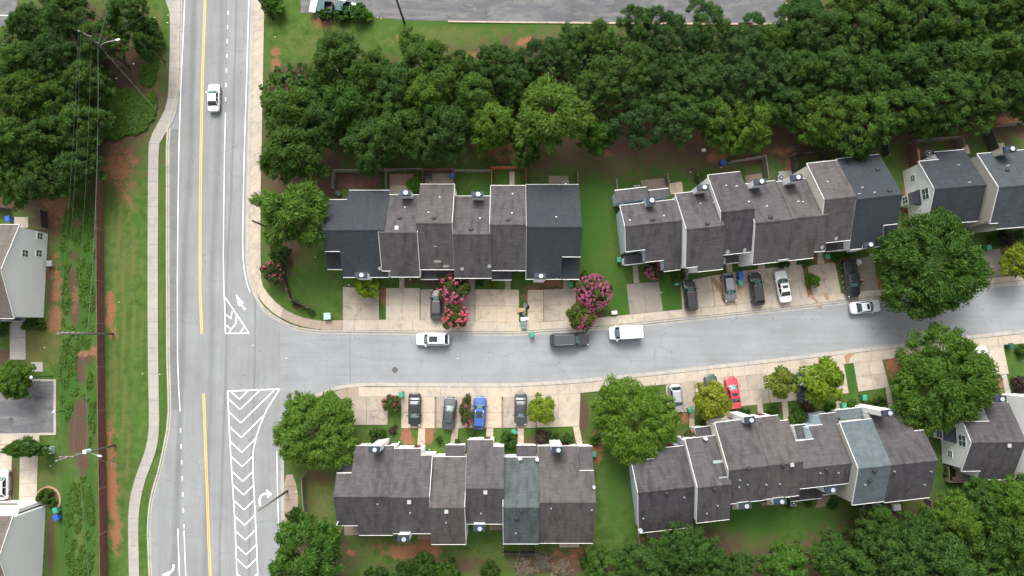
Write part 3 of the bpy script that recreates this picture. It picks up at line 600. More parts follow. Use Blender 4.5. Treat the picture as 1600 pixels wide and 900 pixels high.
def dish(row, U, px, py, az=-40, r=.27, sz=0):
    c = onroof(row, U, px, py); c.z += sz; W = U['W']; m = MB(); h = .55
    m.tube([c, c+Vector((0, 0, h))], .03, 6); m.tube([c+Vector((0, 0, h)), c+Vector((math.cos(R_(az))*.3, math.sin(R_(az))*.3, h+.05))], .02, 5)
    rings = []; d = Vector((math.cos(R_(az))*.75, math.sin(R_(az))*.75, .66)).normalized(); a = d.cross(Vector((0, 0, 1))).normalized(); b = d.cross(a); o = c+Vector((0, 0, h))
    for k, rr in ((0, .05), (1, .6), (2, 1)): rings.append([o + d*(.09*rr*rr) + (a*math.cos(t*.3927)+b*math.sin(t*.3927)*1.12)*r*rr for t in range(16)])
    for k, rr in ((2, 1), (1, .6)): rings.append([o + d*(.09*rr*rr-.03) + (a*math.cos(t*.3927)+b*math.sin(t*.3927)*1.12)*r*rr for t in range(16)])
    m.loft(rings); m.build('satellite_dish', M_DISH, W, smooth=False)
def vent(row, U, px, py, kind='turtle'):
    c = onroof(row, U, px, py); m = MB()
    if kind == 'turtle':
        m.loft([[c+Vector((r*math.cos(a*.5236), r*.8*math.sin(a*.5236), z)) for a in range(12)] for r, z in ((.34, .0), (.34, .12), (.27, .24), (.08, .28))]); m.build('roof_vent', M_VENT, U['W'], smooth=False)
    elif kind == 'sky':
        m.box(c+Vector((0, 0, .1)), (.5, .5, .2)); m.build('roof_vent', M_GALV, U['W'])
    else:
        m.tube([c-Vector((0, 0, .05)), c+Vector((0, 0, .30))], .075, 8); m.prism([(c.x-.10, c.y-.10), (c.x+.10, c.y-.10), (c.x+.10, c.y+.10), (c.x-.10, c.y+.10)], lambda p: roofz(U, p)+.0, lambda p: roofz(U, p)+.03)
        m.build('vent_pipe', M_GALV, U['W'])
def window(W, c, nrm, w=.95, h=1.35, glass=M_WGL, lights=2, name='window'):
    """c: centre on the wall (local), nrm: outward 2D normal"""
    n = Vector((nrm[0], nrm[1], 0)); t = Vector((-n.y, n.x, 0)); up = Vector((0, 0, 1)); M = Matrix((t, n, up)).transposed(); c = Vector(c)
    m = MB()
    for s in (-1, 1): m.box(c + t*s*(w/2+.035) + n*.03, (.09, .08, h+.16), M=M); m.box(c + up*s*(h/2+.035) + n*.03, (w, .08, .09), M=M)
    m.box(c + n*.03, (w, .05, .05), M=M); 
    if lights > 1: m.box(c + n*.03, (.04, .045, h), M=M)
    m.build(name, M_FRAME, W); m = MB(); m.box(c + n*.012, (w, .03, h), M=M); m.build('window_glass', glass, W)
def door(W, c, nrm, w=.95, h=2.05, mat=M_DOORR):
    n = Vector((nrm[0], nrm[1], 0)); t = Vector((-n.y, n.x, 0)); M = Matrix((t, n, Vector((0, 0, 1)))).transposed(); m = MB(); m.box(Vector((c[0], c[1], h/2+.1)) + n*.03, (w, .07, h), M=M); m.build('door', mat, W)
def facade(U, front=-1, dm=M_DOORR):
    for S, sg in ((U['T'], 1), (U['B'], -1)):
        q = max(S, key=lambda q: q[1]-q[0]); v = q[2]-sg*.30; um = (q[0]+q[1])/2; wd = q[1]-q[0]
        z2 = q[3]-1.25
        if wd > 3.2:
            window(U['W'], (um-wd*.22, v, 1.6), (0, sg), 1.2, 1.3); door(U['W'], (um+wd*.22, v), (0, sg), mat=dm if sg == front else M_FRAME)
        else: window(U['W'], (um, v, 1.6), (0, sg), 1.0, 1.3)
G_TOWN = 'rows of attached townhouses along the side street'
# ---- row A (upper left) ----
A = Row('upper row of six townhouses with slate blue roofs at both ends, beside main road', 0, (707, 365), group=G_TOWN)
u = unit(A, (503.4,359.5,600), [((512,312),(545,312)),((545,297.5),(604,297.5))], [((507,392.5),(535,392.5)),((536,433),(600,434.5))], roof=R_SLATE, wall=S_GREY, lows=[(512,394,535.6,420.5,3.4,R_SLATE)], ends=(.3,0)); a1 = u
chimney(A, u, 564, 430, 6.6); facade(u); dish(A, u, 594.5, 419.5, -60)
u = unit(A, (591,363.5,652), [((598,304.5),(653,304.5))], [((594,423),(610,423)),((611,432.5),(655,432.5))], roof=R_BROWN, rake='LR'); chimney(A, u, 633, 301.5, 6.9); vent(A, u, 620, 356, 'sky'); vent(A, u, 624,341); facade(u, dm=M_DOORG); vent(A,u,633,324,'p')
u = unit(A, (650,348.7,706.5), [((655,288),(710.5,288))], [((656,421),(708,421))], roof=R_WARM, rake='R', zr=8.4, lows=[(657,422,709,436,3.1,R_BROWN2)]); vent(A, u, 678, 341); vent(A, u, 687, 308,'p'); vent(A, u, 669.5, 332,'p'); facade(u); dish(A, u, 722-.1, 419.5, -60) if 0 else None
for x, y, a, b in ((680,385,.5,.2),(683.5,408.5,1.2,.38),(697,416,1.0,.36)):
    c = onroof(A, u, x, y); m = MB(); m.prism([(c.x+a/2*math.cos(k), c.y+b/2*math.sin(k)) for k in (0,.9,1.8,2.6,3.5,4.4,5.4)], lambda p: roofz(u, p), lambda p: roofz(u, p)+.015); m.build('missing_shingle_patch', flat('bare_underlay', (.28,.26,.25), .9), u['W'])
u = unit(A, (707,366,767.5), [((711,306.5),(766,306.5))], [((708,434.5),(768,434.5))], roof=R_BROWN); chimney(A, u, 746, 304, 6.9); vent(A, u, 736, 358.5); vent(A, u, 750, 341,'p'); facade(u); dish(A, u, 722, 420, -60); dish(A, u, 774-9.5, 418-2, -60)
u = unit(A, (765,351,822), [((767.5,290),(822.5,290))], [((768,422.5),(821,422.5))], roof=R_BROWN, zr=8.4, rake='L', lows=[(768,424,799.5,437,3.1,R_BROWN2)]); vent(A, u, 794, 343.5); vent(A, u, 801, 303,'p'); vent(A, u, 800,333,'p'); facade(u)
u = unit(A, (822.5,354.5,909.5), [((823,288.5),(905,288.5))], [((819,436),(877,436)),((878,401),(907,401))], roof=R_SLATE, wall=S_GREY, rake='L', lows=[(878,402,905,436,3.2,R_SLATE)], ends=(0,.3)); chimney(A, u, 844, 431.5, 6.2); facade(u); vent(A,u,869,339,'p')
# ---- row B (upper right) ----
B = Row('upper right row of seven stepped townhouses with pale blue wall at its left end', 6.4, (1185, 335), group=G_TOWN)
u = unit(B, (976.4,353.9,1064.5), [((967.6,321.3),(1055.6,310.3))], [((974,393.5),(1008,390)),((1008,409.5),(1034,406.5)),((1037,424),(1070,420))], roof=R_BROWN, wall=S_BLUE, ends=(.3,0), rake='L', lows=[(974,400,1007,414,3.2,R_BROWN2)])
low_roof(B, u['W'], 960, 298, 1011, 318, 3.6, R_BROWN, 1, S_BLUE, .42); low_roof(B, u['W'], 1013, 298, 1045, 311, 3.4, R_BROWN, 1, S_BLUE, .42)
chimney(B, u, 1017, 313.5, 8.0, 1.2, 1.2, S_BLUE); vent(B, u, 1020, 343.5); vent(B, u, 1037.5, 337,'p'); vent(B, u, 984, 344,'p'); facade(u)
u = unit(B, (1072.4,358.7,1133), [((1055.6,302.7),(1110,295.5))], [((1070,418.5),(1088.5,416)),((1089.7,424.7),(1130.4,420))], zr=9.2, roof=R_BROWN, rake='L'); chimney(B, u, 1099, 293, 8.4); vent(B, u, 1105, 350); vent(B, u, 1094, 318,'p'); vent(B, u, 1115, 316,'p'); facade(u)
u = unit(B, (1126.3,331.5,1179.5), [((1105.3,273.8),(1157,267.5))], [((1132,398),(1173,393))], zr=9.4, roof=R_BROWN2, rake='L', lows=[(1133,400,1153,412,3.2,R_BROWN2)]); vent(B, u, 1134, 290,'p'); vent(B, u, 1151,291,'p'); vent(B,u,1170,315,'p') ; facade(u); dish(B, u, 1135, 394, -110); dish(B, u, 1161, 391, -70)
u = unit(B, (1180,348.8,1238), [((1160,288),(1213,284.5))], [((1180,412.9),(1215,409)),((1216,406),(1230,404.5))], zr=9.0, roof=R_BROWN, rake='L'); chimney(B, u, 1188, 284, 8.4); vent(B, u, 1198,322,'p'); vent(B, u, 1204,340); facade(u)
u = unit(B, (1238.4,341.6,1295.6), [((1213,284.0),(1267,279))], [((1231,407.2),(1271,402.9)),((1272,393.5),(1289,391.9))], zr=9.0, roof=R_WARM); chimney(B, u, 1245, 277.5, 8.6); vent(B, u, 1247,315,'p'); vent(B, u, 1254,315.5,'p'); facade(u); dish(B, u, 1281, 387, -60)
u = unit(B, (1288.1,312,1338), [((1261.4,255.4),(1310,249.4))], [((1291.5,379),(1330,375))], zr=10.0, roof=R_WARM, wall=S_CREAM, rake='L', lows=[(1289,381,1316,393,3.3,R_BROWN2)]); vent(B, u, 1293,284,'p'); vent(B, u, 1300,284,'turtle') if 0 else None; facade(u); dish(B, u, 1303, 373, -60)
u = unit(B, (1338.8,311.3,1410.4), [((1310,248.3),(1377,241))], [((1319,391),(1375,385.5)),((1378,352),(1400,349.5))], zr=9.0, roof=R_SLATE, wall=S_GREY, ends=(0,.3), lows=[(1378,353,1398,383,3.3,R_SLATE)]); chimney(B, u, 1358,382.5, 5.9, 1.5,.8); vent(B, u, 1371,265,'turtle'); vent(B, u, 1390,298,'turtle'); vent(B,u,1347,293,'p'); vent(B,u,1342,303,'p'); vent(B,u,1366,301,'p'); facade(u)
# ---- row C (lower left) ----
Cc = Row('lower row of six townhouses with mossy green-grey roof fifth along, right of the main road', 0, (726, 780), group=G_TOWN)
u = unit(Cc, (520.4,776.3,607.5), [((524.4,739.5),(552,739.5)),((555,696.5),(616,697))], [((525,821),(561,821)),((561,836),(611,836.5))], roof=R_BROWN, ends=(.3,0), lows=[(530,709,553,737,3.3,R_BROWN2,1)]); chimney(Cc, u, 584.5, 702.5, 7.8, 1.5, .85); vent(Cc, u, 590, 787.5,'p'); dish(Cc, u, 529, 816, 150, .3); facade(u, 1)
u = unit(Cc, (608.2,777.4,671), [((614.4,701),(658,701)),((658,711.5),(675,711.5))], [((612,833.5),(671.3,833.5))], roof=R_BROWN, zr=8.3, rake='R'); chimney(Cc, u, 630, 842, 7.0, 1.6, .9); vent(Cc, u, 639.5, 784,'sky'); vent(Cc, u, 641, 801,'p'); facade(u, 1)
u = unit(Cc, (670,793.4,726), [((676.6,714),(727,714))], [((672.7,850.3),(727.8,850.3))], roof=R_WARM, zr=8.2, rake='R', lows=[(696.5,695.5,726.5,712,3.0,R_BROWN2,1)]); vent(Cc, u, 697.5, 799,'sky'); vent(Cc, u, 697, 816.5,'p'); facade(u, 1)
u = unit(Cc, (727,763.2,787), [((729,687.5),(771,687.5)),((771,698),(788.5,698))], [((729,818.5),(784.5,818.5))], roof=R_BROWN, zr=8.6); chimney(Cc, u, 748.5, 825.5, 7.0, 1.6, .85); vent(Cc, u, 758.5, 769,'sky'); vent(Cc, u, 751.5, 802,'p'); facade(u, 1)
u = unit(Cc, (785.8,793.1,843), [((789.2,714.5),(841.5,714.5))], [((786,849.5),(841,849.5))], roof=R_GREEN, zr=8.1, rake='L', lows=[(807,696,838,712.5,3.0,R_BROWN2,1)], label='townhouse under a mossy green-grey roof'); vent(Cc, u, 815, 798); vent(Cc, u, 807, 809.5,'turtle'); vent(Cc,u,806,833,'p'); facade(u, 1); dish(Cc, u, 838.5, 717.5, 60, .29)
dish(Cc, u, 812.5, 716, 100, .27, .1)
u = unit(Cc, (843,785.3,931.3), [((839.5,697),(903,697)),((904,735.5),(929,735.5))], [((841,848.5),(925,848.5))], roof=R_WARM, ends=(0,.3), lows=[(904,697.5,925.5,733,3.4,R_BROWN,1)]); chimney(Cc, u, 871, 703, 7.4, 1.6,.85); vent(Cc, u, 861, 794,'p'); vent(Cc, u, 924.5, 797,'p'); facade(u, 1)
dish(Cc, u, 926.5, 760, 20, .28)
# ---- row D (lower right) ----
D = Row('lower right row of seven stepped townhouses with one smooth blue-grey roof', 6.4, (1220, 735), group=G_TOWN)
u = unit(D, (996.5,770.3,1084.5), [((987.3,720.6),(1022,716.5)),((1020,702),(1070,696))], [((995.2,833.3),(1080,824))], roof=R_BROWN2, wall=S_BLUE, zr=7.4, ends=(.3,0), rake='L'); u1 = u
vent(D, u, 1042, 770); vent(D, u, 1069,777,'p'); vent(D, u, 1005,810,'p'); facade(u, 1); dish(D, u, 1000.5,827, 170, .32)
u = unit(D, (1089.7,762.4,1143.5), [((1071.9,685.8),(1122.5,680.2))], [((1085,817.5),(1137.5,812))], roof=R_BROWN, zr=8.6, rake='L', lows=[(1086,668.5,1121,682,3.0,R_BROWN2,1)]); vent(D, u, 1116.5, 764); vent(D, u, 1121,790,'p'); vent(D,u,1104,802,'p'); facade(u, 1); dish(D, u, 1098.5+2, 671+14, 70, .3)
for x, y, a, b in ((1124,721,1.7,.35),(1133,745.5,1.6,.14)):
    c = onroof(D, u, x, y); m = MB(); m.prism([(c.x-a/2, c.y-b/2), (c.x+a/2, c.y-b/2), (c.x+a/2, c.y+b/2), (c.x-a/2, c.y+b/2)], lambda p: roofz(u, p), lambda p: roofz(u, p)+.02); m.build('roof_patch', flat('pale_roof_patch', (.22,.25,.27), .8), u['W'])
u = unit(D, (1138,735,1200), [((1120,660.3),(1178,653.5))], [((1142,787),(1192,781))], roof=R_BROWN, wall=S_CREAM, zr=9.0, rake='L'); chimney(D, u, 1172, 656.5, 7.4,1.4,.9); chimney(D, u, 1164.5, 790.5, 6.8); vent(D, u, 1170, 732); vent(D, u, 1155.5,750,'p'); vent(D, u, 1154.5,761,'p'); vent(D, u, 1168,757,'p'); facade(u, 1)
u = unit(D, (1200.4,727.6,1255), [((1178,653),(1216,648.6)),((1217,658),(1237,655.6))], [((1192,780.4),(1246,774))], roof=R_WARM, zr=9.0); chimney(D, u, 1219.5, 783.5, 6.8); vent(D, u, 1223.5, 726.5); vent(D, u, 1237,726,'sky'); vent(D, u, 1218,756,'p'); vent(D,u,1197,757,'p'); facade(u, 1)
u = unit(D, (1253.5,732.4,1337), [((1247,689),(1263,687)),((1264,666),(1279,664.5)),((1279,647.6),(1311,644))], [((1247,764),(1327,755))], roof=R_BROWN, wall=S_BLUE, zr=8.4, lows=[(1241,665,1258,687,3.2,R_BROWN2,1),(1233,760,1281,783.5,2.7,R_BROWN2,-1),(1283,756,1316,773,2.7,R_BROWN2,-1)]); chimney(D, u, 1299, 765.5, 6.6); vent(D, u, 1291.5, 733); vent(D, u, 1281.5,739,'p'); vent(D, u, 1309.5,738.5,'p'); facade(u, 1)
u = unit(D, (1341,732.4,1393), [((1313.6,660),(1363,654.4))], [((1327.4,789.4),(1377,783.5))], roof=R_GREY, wall=S_TAN, zr=10.0, rake='L', lows=[(1309,641,1350,656,3.2,R_GREY,1)], label='townhouse under a smooth blue-grey roof'); vent(D, u, 1366.5, 735.5); vent(D, u, 1351,757.5,'p'); vent(D, u, 1359,751,'turtle'); facade(u, 1)
u = unit(D, (1392.5,727.4,1466), [((1350,645),(1412,638)),((1420,674.6),(1448,671.4))], [((1365,787),(1448,777.5))], roof=R_BROWN2, zr=9.0, ends=(0,.3)); chimney(D, u, 1388, 645.5, 8.6); vent(D, u, 1397,736.5,'p'); vent(D, u, 1454,736.5,'p'); vent(D, u, 1444,757,'p'); facade(u, 1)
# ---- rows E and F (right edge) ----
def bay(row, W, px0, px1, py0, py1, z0=.5, z1=2.7):
    a = row.L(px0, (py0+py1)/2, z1); b0 = row.L(px1, py0, z1); b1 = row.L(px1, py1, z1); u0, u1 = a.x, b0.x; vt, vb = b0.y, b1.y; s = (vt-vb)*.2
    pts = [(u1+.4, vt), (u0, vt-s), (u0, vb+s), (u1+.4, vb)]; m = MB(); m.prism(pts, z0-.4, z1); m.build('bay_window', M_FRAME, W)
    m = MB(); m.prism([(u1+.4, vt+.1), (u0-.12, vt-s+.06), (u0-.12, vb+s-.06), (u1+.4, vb-.1)], z1, lambda p: z1+.08+(p[0]-u0+.12)*.55); m.build('bay_roof', R_SLATE2, W)
    vm = (vt+vb)/2; window(W, (u0, vm, 1.7), (-1, 0), (vt-vb)*.42, 1.25)
E = Row('row of townhouses with charcoal roof and white gable wall with bay window, upper right edge', 5.0, (1500, 300), group=G_TOWN)
P2 = .58
u = unit(E, (1460,295.5,1541.4), [((1435,252.3),(1462,250)),((1460,237.8),(1507.5,233.2))], [((1449,352),(1526,345))], zr=7.2, pitch=P2, roof=R_SLATE2, wall=S_WHITE, rake='L', ends=(.25,0)); W = u['W']; x0 = u['uL']+.28
def wv_(row, py, px=1445, z=4.5): return row.L(px, py, z).y
window(W, (x0, wv_(E,303.5), 4.7), (-1,0), 1.5, 1.5); window(W, (x0, wv_(E,279,1429,2), 2.3), (-1,0), .8, 1.0); bay(E, W, 1420.5, 1434, 297, 322); vent(E,u,1497,258,'p'); vent(E,u,1514,285,'p')
u = unit(E, (1560.4,292.5,1648), [((1527,240.4),(1592,234))], [((1543.5,349.5),(1556,348.3)),((1557,357.8),(1640,349))], zr=8.8, pitch=P2, roof=R_GREY if 0 else mat_shingle('mid_grey_shingles', (.052,.062,.070), .7), wall=S_TAN, rake='L'); chimney(E, u, 1579, 233, 8.2, 1.7, .9, S_TAN); vent(E, u, 1574,259,'p'); vent(E,u,1573.5,266,'turtle'); facade(u)
u = unit(E, (1648,284.6,1700), [((1592,229.5),(1680,221))], [((1650,350),(1700,345))], zr=8.2, pitch=P2, roof=R_BROWN); facade(u)
Ff = Row('row of townhouses with dark brown roof and white gable with bay window, lower right edge', 0.8, (1560, 695), group=G_TOWN)
u = unit(Ff, (1517.7,691.6,1604), [((1503.5,659),(1531,658.6)),((1534,629),(1575,628.4))], [((1499.4,736),(1530,735.6)),((1527,749.4),(1577,749))], zr=7.0, pitch=P2, roof=R_BROWN2, wall=S_WHITE, rake='L', ends=(.25,0)); W = u['W']; x0 = u['uL']+.28
window(W, (x0, wv_(Ff,688,1504,4.3), 4.7), (-1,0), 1.5, 1.5); window(W, (x0, wv_(Ff,709,1489,1.8), 1.9), (-1,0), .8, 1.0); bay(Ff, W, 1475, 1488, 667, 692); chimney(Ff, u, 1563, 623.5, 7.6, 1.7, .85); vent(Ff,u,1576,696,'sky')
low_roof(Ff, W, 1506, 648, 1527, 658, 3.6, R_SLATE2, 1)
u = unit(Ff, (1634,683,1700), [((1590,617),(1660,616))], [((1599,757),(1660,756))], zr=8.8, pitch=P2, roof=R_BROWN, wall=S_WHITE, rake='L'); facade(u, 1)
# ---- left-hand houses ----
GRPH = 'detached houses on the left edge'
Hh = Row('white sided house with taupe roof and three small gable windows, left edge', 0, (-30, 420), 'house', 'house', GRPH)
u = unit(Hh, (-95,421.5,1), [((-80,351),(30,351))], [((-80,497.5),(27.5,497.5))], zr=9.2, pitch=.46, roof=R_TAN, wall=S_GREY, rake='R', ends=(.2,.22), name='house_body'); W = u['W']; x1 = u['uR']-.25
for px, py, z in ((61,369,1.6),(38,396,4.4),(61,396,1.6)): window(W, (x1, Hh.L(px, py, z).y, z+.1), (1,0), .9, 1.15)
low_roof(Hh, W, -60, 498, 0, 503, 4.6, R_TAN, -1)
m = MB(); c = Hh.L(79,412,.4); m.box((c.x, c.y, .42), (.85,.85,.8)); ac = m.build('air_conditioner', flat('ac_grey', (.34,.35,.36), .5, .3), bevel=.03)
tag(ac, 'grey air conditioner unit against the white house wall beside its gable windows', 'air conditioner'); ac.parent = None; g = G(79,412,.4); ac.location = (g.x-c.x, g.y-c.y, 0)
H2 = Row('house with taupe roof and blank pale wall above two wheelie bins, lower left corner', 0, (-20, 870), 'house', 'house', GRPH)
u = unit(H2, (-95,871,-2), [((-80,806),(39,806))], [((-80,945),(24,945))], zr=9.0, pitch=.46, roof=R_TAN, wall=S_GREY, rake='R', ends=(.2,.22), name='house_body'); W = u['W']; facade(u, 1)
low_roof(H2, W, -60, 793, 30, 803, 4.9, S_GREY, 1); low_roof(H2, W, -60, 786, 26, 792, 2.6, R_TAN, 1, S_WHITE, .3)
# ---------------- vegetation ----------------
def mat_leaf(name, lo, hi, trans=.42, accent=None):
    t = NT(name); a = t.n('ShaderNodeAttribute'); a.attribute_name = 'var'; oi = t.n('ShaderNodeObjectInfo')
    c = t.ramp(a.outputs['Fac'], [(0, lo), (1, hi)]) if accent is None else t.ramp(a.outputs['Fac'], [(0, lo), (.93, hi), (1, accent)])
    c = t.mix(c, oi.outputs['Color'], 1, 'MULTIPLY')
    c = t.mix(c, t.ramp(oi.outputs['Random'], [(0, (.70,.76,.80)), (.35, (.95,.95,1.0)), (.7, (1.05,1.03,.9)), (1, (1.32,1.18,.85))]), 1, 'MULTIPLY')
    d = t.n('ShaderNodeBsdfDiffuse'); tr = t.n('ShaderNodeBsdfTranslucent'); gl = t.n('ShaderNodeBsdfGlossy'); gl.inputs['Roughness'].default_value = .55
    t.l(c, d.inputs[0]); t.l(c, tr.inputs[0]); gl.inputs[0].default_value = (.8, .85, .8, 1)
    m1 = t.n('ShaderNodeMixShader'); m1.inputs[0].default_value = trans; t.l(d.outputs[0], m1.inputs[1]); t.l(tr.outputs[0], m1.inputs[2])
    m2 = t.n('ShaderNodeMixShader'); m2.inputs[0].default_value = .012; t.l(m1.outputs[0], m2.inputs[1]); t.l(gl.outputs[0], m2.inputs[2]); t.l(m2.outputs[0], t.out.inputs[0]); return t.m
L_BROAD = mat_leaf('broad_leaves', (.032,.076,.013), (.072,.158,.024)); L_PINE = mat_leaf('pine_needles', (.028,.066,.015), (.060,.134,.028)); L_LIGHT = mat_leaf('fresh_leaves', (.044,.104,.013), (.112,.220,.028))
L_YEL = mat_leaf('yellow_green_leaves', (.066,.105,.010), (.205,.265,.024)); L_SHRUB = mat_leaf('shrub_leaves', (.020,.052,.009), (.072,.145,.018)); L_MYR = mat_leaf('myrtle_leaves', (.030,.050,.014), (.085,.110,.026))
L_PINK = mat_leaf('pink_blossom', (.24,.035,.075), (.56,.15,.26), .3); L_DEAD = mat_leaf('dry_twigs', (.13,.10,.075), (.26,.21,.16), .1); L_PURP = mat_leaf('dark_purple_leaves', (.030,.018,.020), (.075,.045,.045))
M_BARK = flat('bark', (.10,.075,.055), .95, var=.3, scale=6)
def leaf_cloud(name, clumps, n, size, mat, seed, shape=.62, upbias=.5, shell=.55, lowcut=-.35, radial=0):
    """clumps: array of (x,y,z,r,tone); n leaves shared out by r^2; every leaf a small folded four-sided blade"""
    g = np.random.default_rng(seed); C_ = np.array(clumps); wgt = C_[:, 3]**2; cnt = np.maximum(4, (n*wgt/wgt.sum()).astype(int)); idx = np.repeat(np.arange(len(C_)), cnt); N = len(idx)
    d = g.normal(size=(N, 3)); d /= np.linalg.norm(d, axis=1)[:, None]; d[:, 2] = np.where(d[:, 2] < lowcut, -d[:, 2], d[:, 2])
    rr = C_[idx, 3]*(shell + (1-shell)*g.random(N)**.6)*(1+.12*g.normal(size=N)); p = C_[idx, :3] + d*rr[:, None]*np.array([1, 1, .72])
    nm = d*.9 + g.normal(size=(N, 3))*.55 + np.array([0, 0, upbias]); nm /= np.linalg.norm(nm, axis=1)[:, None]
    t = np.cross(nm, g.normal(size=(N, 3)))
    if radial:
        rd = p*np.array([1, 1, 0]); rd /= np.maximum(.3, np.linalg.norm(rd, axis=1))[:, None]; rd = rd + np.array([0, 0, .25]) + g.normal(size=(N, 3))*(1-radial); rd -= nm*np.sum(rd*nm, 1)[:, None]; t = rd
    t = t*1.0; t /= np.linalg.norm(t, axis=1)[:, None]; b = np.cross(nm, t)
    s = size*(.6+.8*g.random(N))[:, None]; dr = nm*s*.18
    v = np.stack([p - t*s, p - b*s*shape - dr, p + t*s, p + b*s*shape - dr], 1).reshape(-1, 3)
    q = np.arange(N*4).reshape(N, 4); me = bpy.data.meshes.new(name); me.vertices.add(N*4); me.vertices.foreach_set('co', v.ravel()); me.loops.add(N*4); me.loops.foreach_set('vertex_index', q.ravel())
    me.polygons.add(N); me.polygons.foreach_set('loop_start', np.arange(0, N*4, 4)); me.update(calc_edges=True)
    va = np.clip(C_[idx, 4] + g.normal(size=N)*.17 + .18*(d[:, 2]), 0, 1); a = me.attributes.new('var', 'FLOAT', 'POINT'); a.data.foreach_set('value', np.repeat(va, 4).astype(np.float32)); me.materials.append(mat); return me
def crown_clumps(R, h, nc, rc, seed, lob=.16, fill=.3, flatb=-.25, cone=0):
    """clump centres over a lobed crown surface of radius R and half height h, some inside"""
    g = np.random.default_rng(seed); out = []; ph = g.random(4)*6.28; am = g.random(4)*lob
    def Rt(th): return R*(1 + sum(am[k]*math.sin((k+2)*th+ph[k]) for k in range(4)))
    k = 0
    while len(out) < nc:
        k += 1; u = g.random(); th = 6.283*g.random(); z = flatb + (1-flatb)*u; z = min(z, .98); s = math.sqrt(max(0, 1-z*z)); f = .80 + .16*g.random() if g.random() > fill else .45+.35*g.random()
        r = rc*(.65+.8*g.random()); rt = Rt(th)-r*.6
        if cone:
            s2 = math.sqrt(g.random()); zc = (1-s2**1.35)*1.15 - .25 - .55*(g.random()**2); z = z*(1-cone)+zc/f*cone; s = s*(1-cone)+s2*cone
            if z > .2 and g.random() < .35: r *= .7
        out.append((rt*s*f*math.cos(th), rt*s*f*math.sin(th), h*z*f, r, .28+.44*g.random()))
    return out
def trunk_mesh(h, r, R, seed, limbs=6):
    g = random.Random(seed); m = MB(); m.tube([(0, 0, 0), (.05*h*.2, .03, h*.35), (0, .05*h*.3, h*.7), (.1, 0, h)], [r*1.35, r, r*.7, r*.3], 8)
    for k in range(limbs):
        a = k*6.283/limbs + g.random(); z = h*(.38+.4*g.random()); L = R*(.55+.3*g.random())
        m.tube([(0, 0, z), (math.cos(a)*L*.5, math.sin(a)*L*.5, z+L*.28), (math.cos(a)*L, math.sin(a)*L, z+L*.5)], [r*.5, r*.32, r*.1], 6)
    return m.mesh('trunk', M_BARK, smooth=True)
PROTO = {}
def proto(kind, R, h, cz, nc, rc, n, size, mat, seeds, trunk_r, **kw):
    PROTO[kind] = []
    ck = {k: kw.pop(k) for k in ('lob', 'fill', 'flatb', 'cone') if k in kw}
    for sd in seeds:
        cl = [(x, y, z+cz, r, t) for x, y, z, r, t in crown_clumps(R, h, nc, rc, sd, **ck)]
        PROTO[kind].append((R, cz, leaf_cloud('crown', cl, n, size, mat, sd, **kw), trunk_mesh(cz, trunk_r, R, sd)))
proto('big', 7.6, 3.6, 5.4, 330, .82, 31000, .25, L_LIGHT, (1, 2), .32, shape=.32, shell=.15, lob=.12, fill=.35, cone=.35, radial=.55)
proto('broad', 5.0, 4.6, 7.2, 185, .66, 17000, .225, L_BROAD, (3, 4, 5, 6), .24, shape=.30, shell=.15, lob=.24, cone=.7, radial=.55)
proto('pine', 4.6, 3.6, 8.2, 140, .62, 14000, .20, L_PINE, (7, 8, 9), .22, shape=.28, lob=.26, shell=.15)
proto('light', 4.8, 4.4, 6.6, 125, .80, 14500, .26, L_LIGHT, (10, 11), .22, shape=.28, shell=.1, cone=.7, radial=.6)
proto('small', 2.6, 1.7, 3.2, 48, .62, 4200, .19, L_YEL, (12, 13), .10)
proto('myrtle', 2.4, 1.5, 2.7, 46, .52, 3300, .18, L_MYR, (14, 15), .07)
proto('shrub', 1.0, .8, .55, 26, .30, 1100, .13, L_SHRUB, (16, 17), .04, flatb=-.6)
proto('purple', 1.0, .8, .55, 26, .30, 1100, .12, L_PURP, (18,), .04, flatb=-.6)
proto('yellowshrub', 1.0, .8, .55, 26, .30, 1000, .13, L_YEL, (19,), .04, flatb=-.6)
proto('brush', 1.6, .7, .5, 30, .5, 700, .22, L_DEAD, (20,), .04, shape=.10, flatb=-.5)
def blossoms(seed, n, spread, R=2.4, h=1.5, cz=2.7, side=None):
    g = np.random.default_rng(seed); cl = []; foc = g.normal(size=(max(5, n//9), 3)); foc[:, 2] = abs(foc[:, 2]); foc /= np.linalg.norm(foc, axis=1)[:, None]
    while len(cl) < n:
        th = g.random()*6.283; z = -.1+1.1*g.random(); z = min(z, .97); s = math.sqrt(1-z*z); x, y = R*s*math.cos(th), R*s*math.sin(th)
        if np.max(foc @ np.array([s*math.cos(th), s*math.sin(th), z])) < .955 and g.random() < (.55 if n > 150 else .85): continue
        if side is not None and (x*math.cos(side)+y*math.sin(side)) < R*(.9-spread*1.9): continue
        cl.append((x*.98, y*.98, cz+h*z*.97+.05, .13+.14*g.random(), .2+.7*g.random()))
    return leaf_cloud('blossom', cl, n*26, .085, L_PINK, seed, shape=.8, shell=.2)
BL = {'full': blossoms(31, 190, 1), 'mid': blossoms(32, 95, 1), 'few': blossoms(33, 32, 1), 'side': blossoms(34, 60, .42, side=-.5)}
NTREE = {}
CAT = {'pine': 'tree', 'broad': 'tree', 'big': 'tree', 'light': 'tree', 'small': 'tree', 'myrtle': 'crape myrtle', 'shrub': 'shrub', 'purple': 'shrub', 'yellowshrub': 'shrub', 'brush': 'shrub'}
NAME = {'pine': 'pine_tree', 'broad': 'broadleaf_tree', 'big': 'street_tree', 'light': 'leafy_tree', 'small': 'small_tree', 'myrtle': 'crape_myrtle', 'shrub': 'garden_shrub', 'purple': 'purple_shrub', 'yellowshrub': 'yellow_shrub', 'brush': 'dry_brush'}
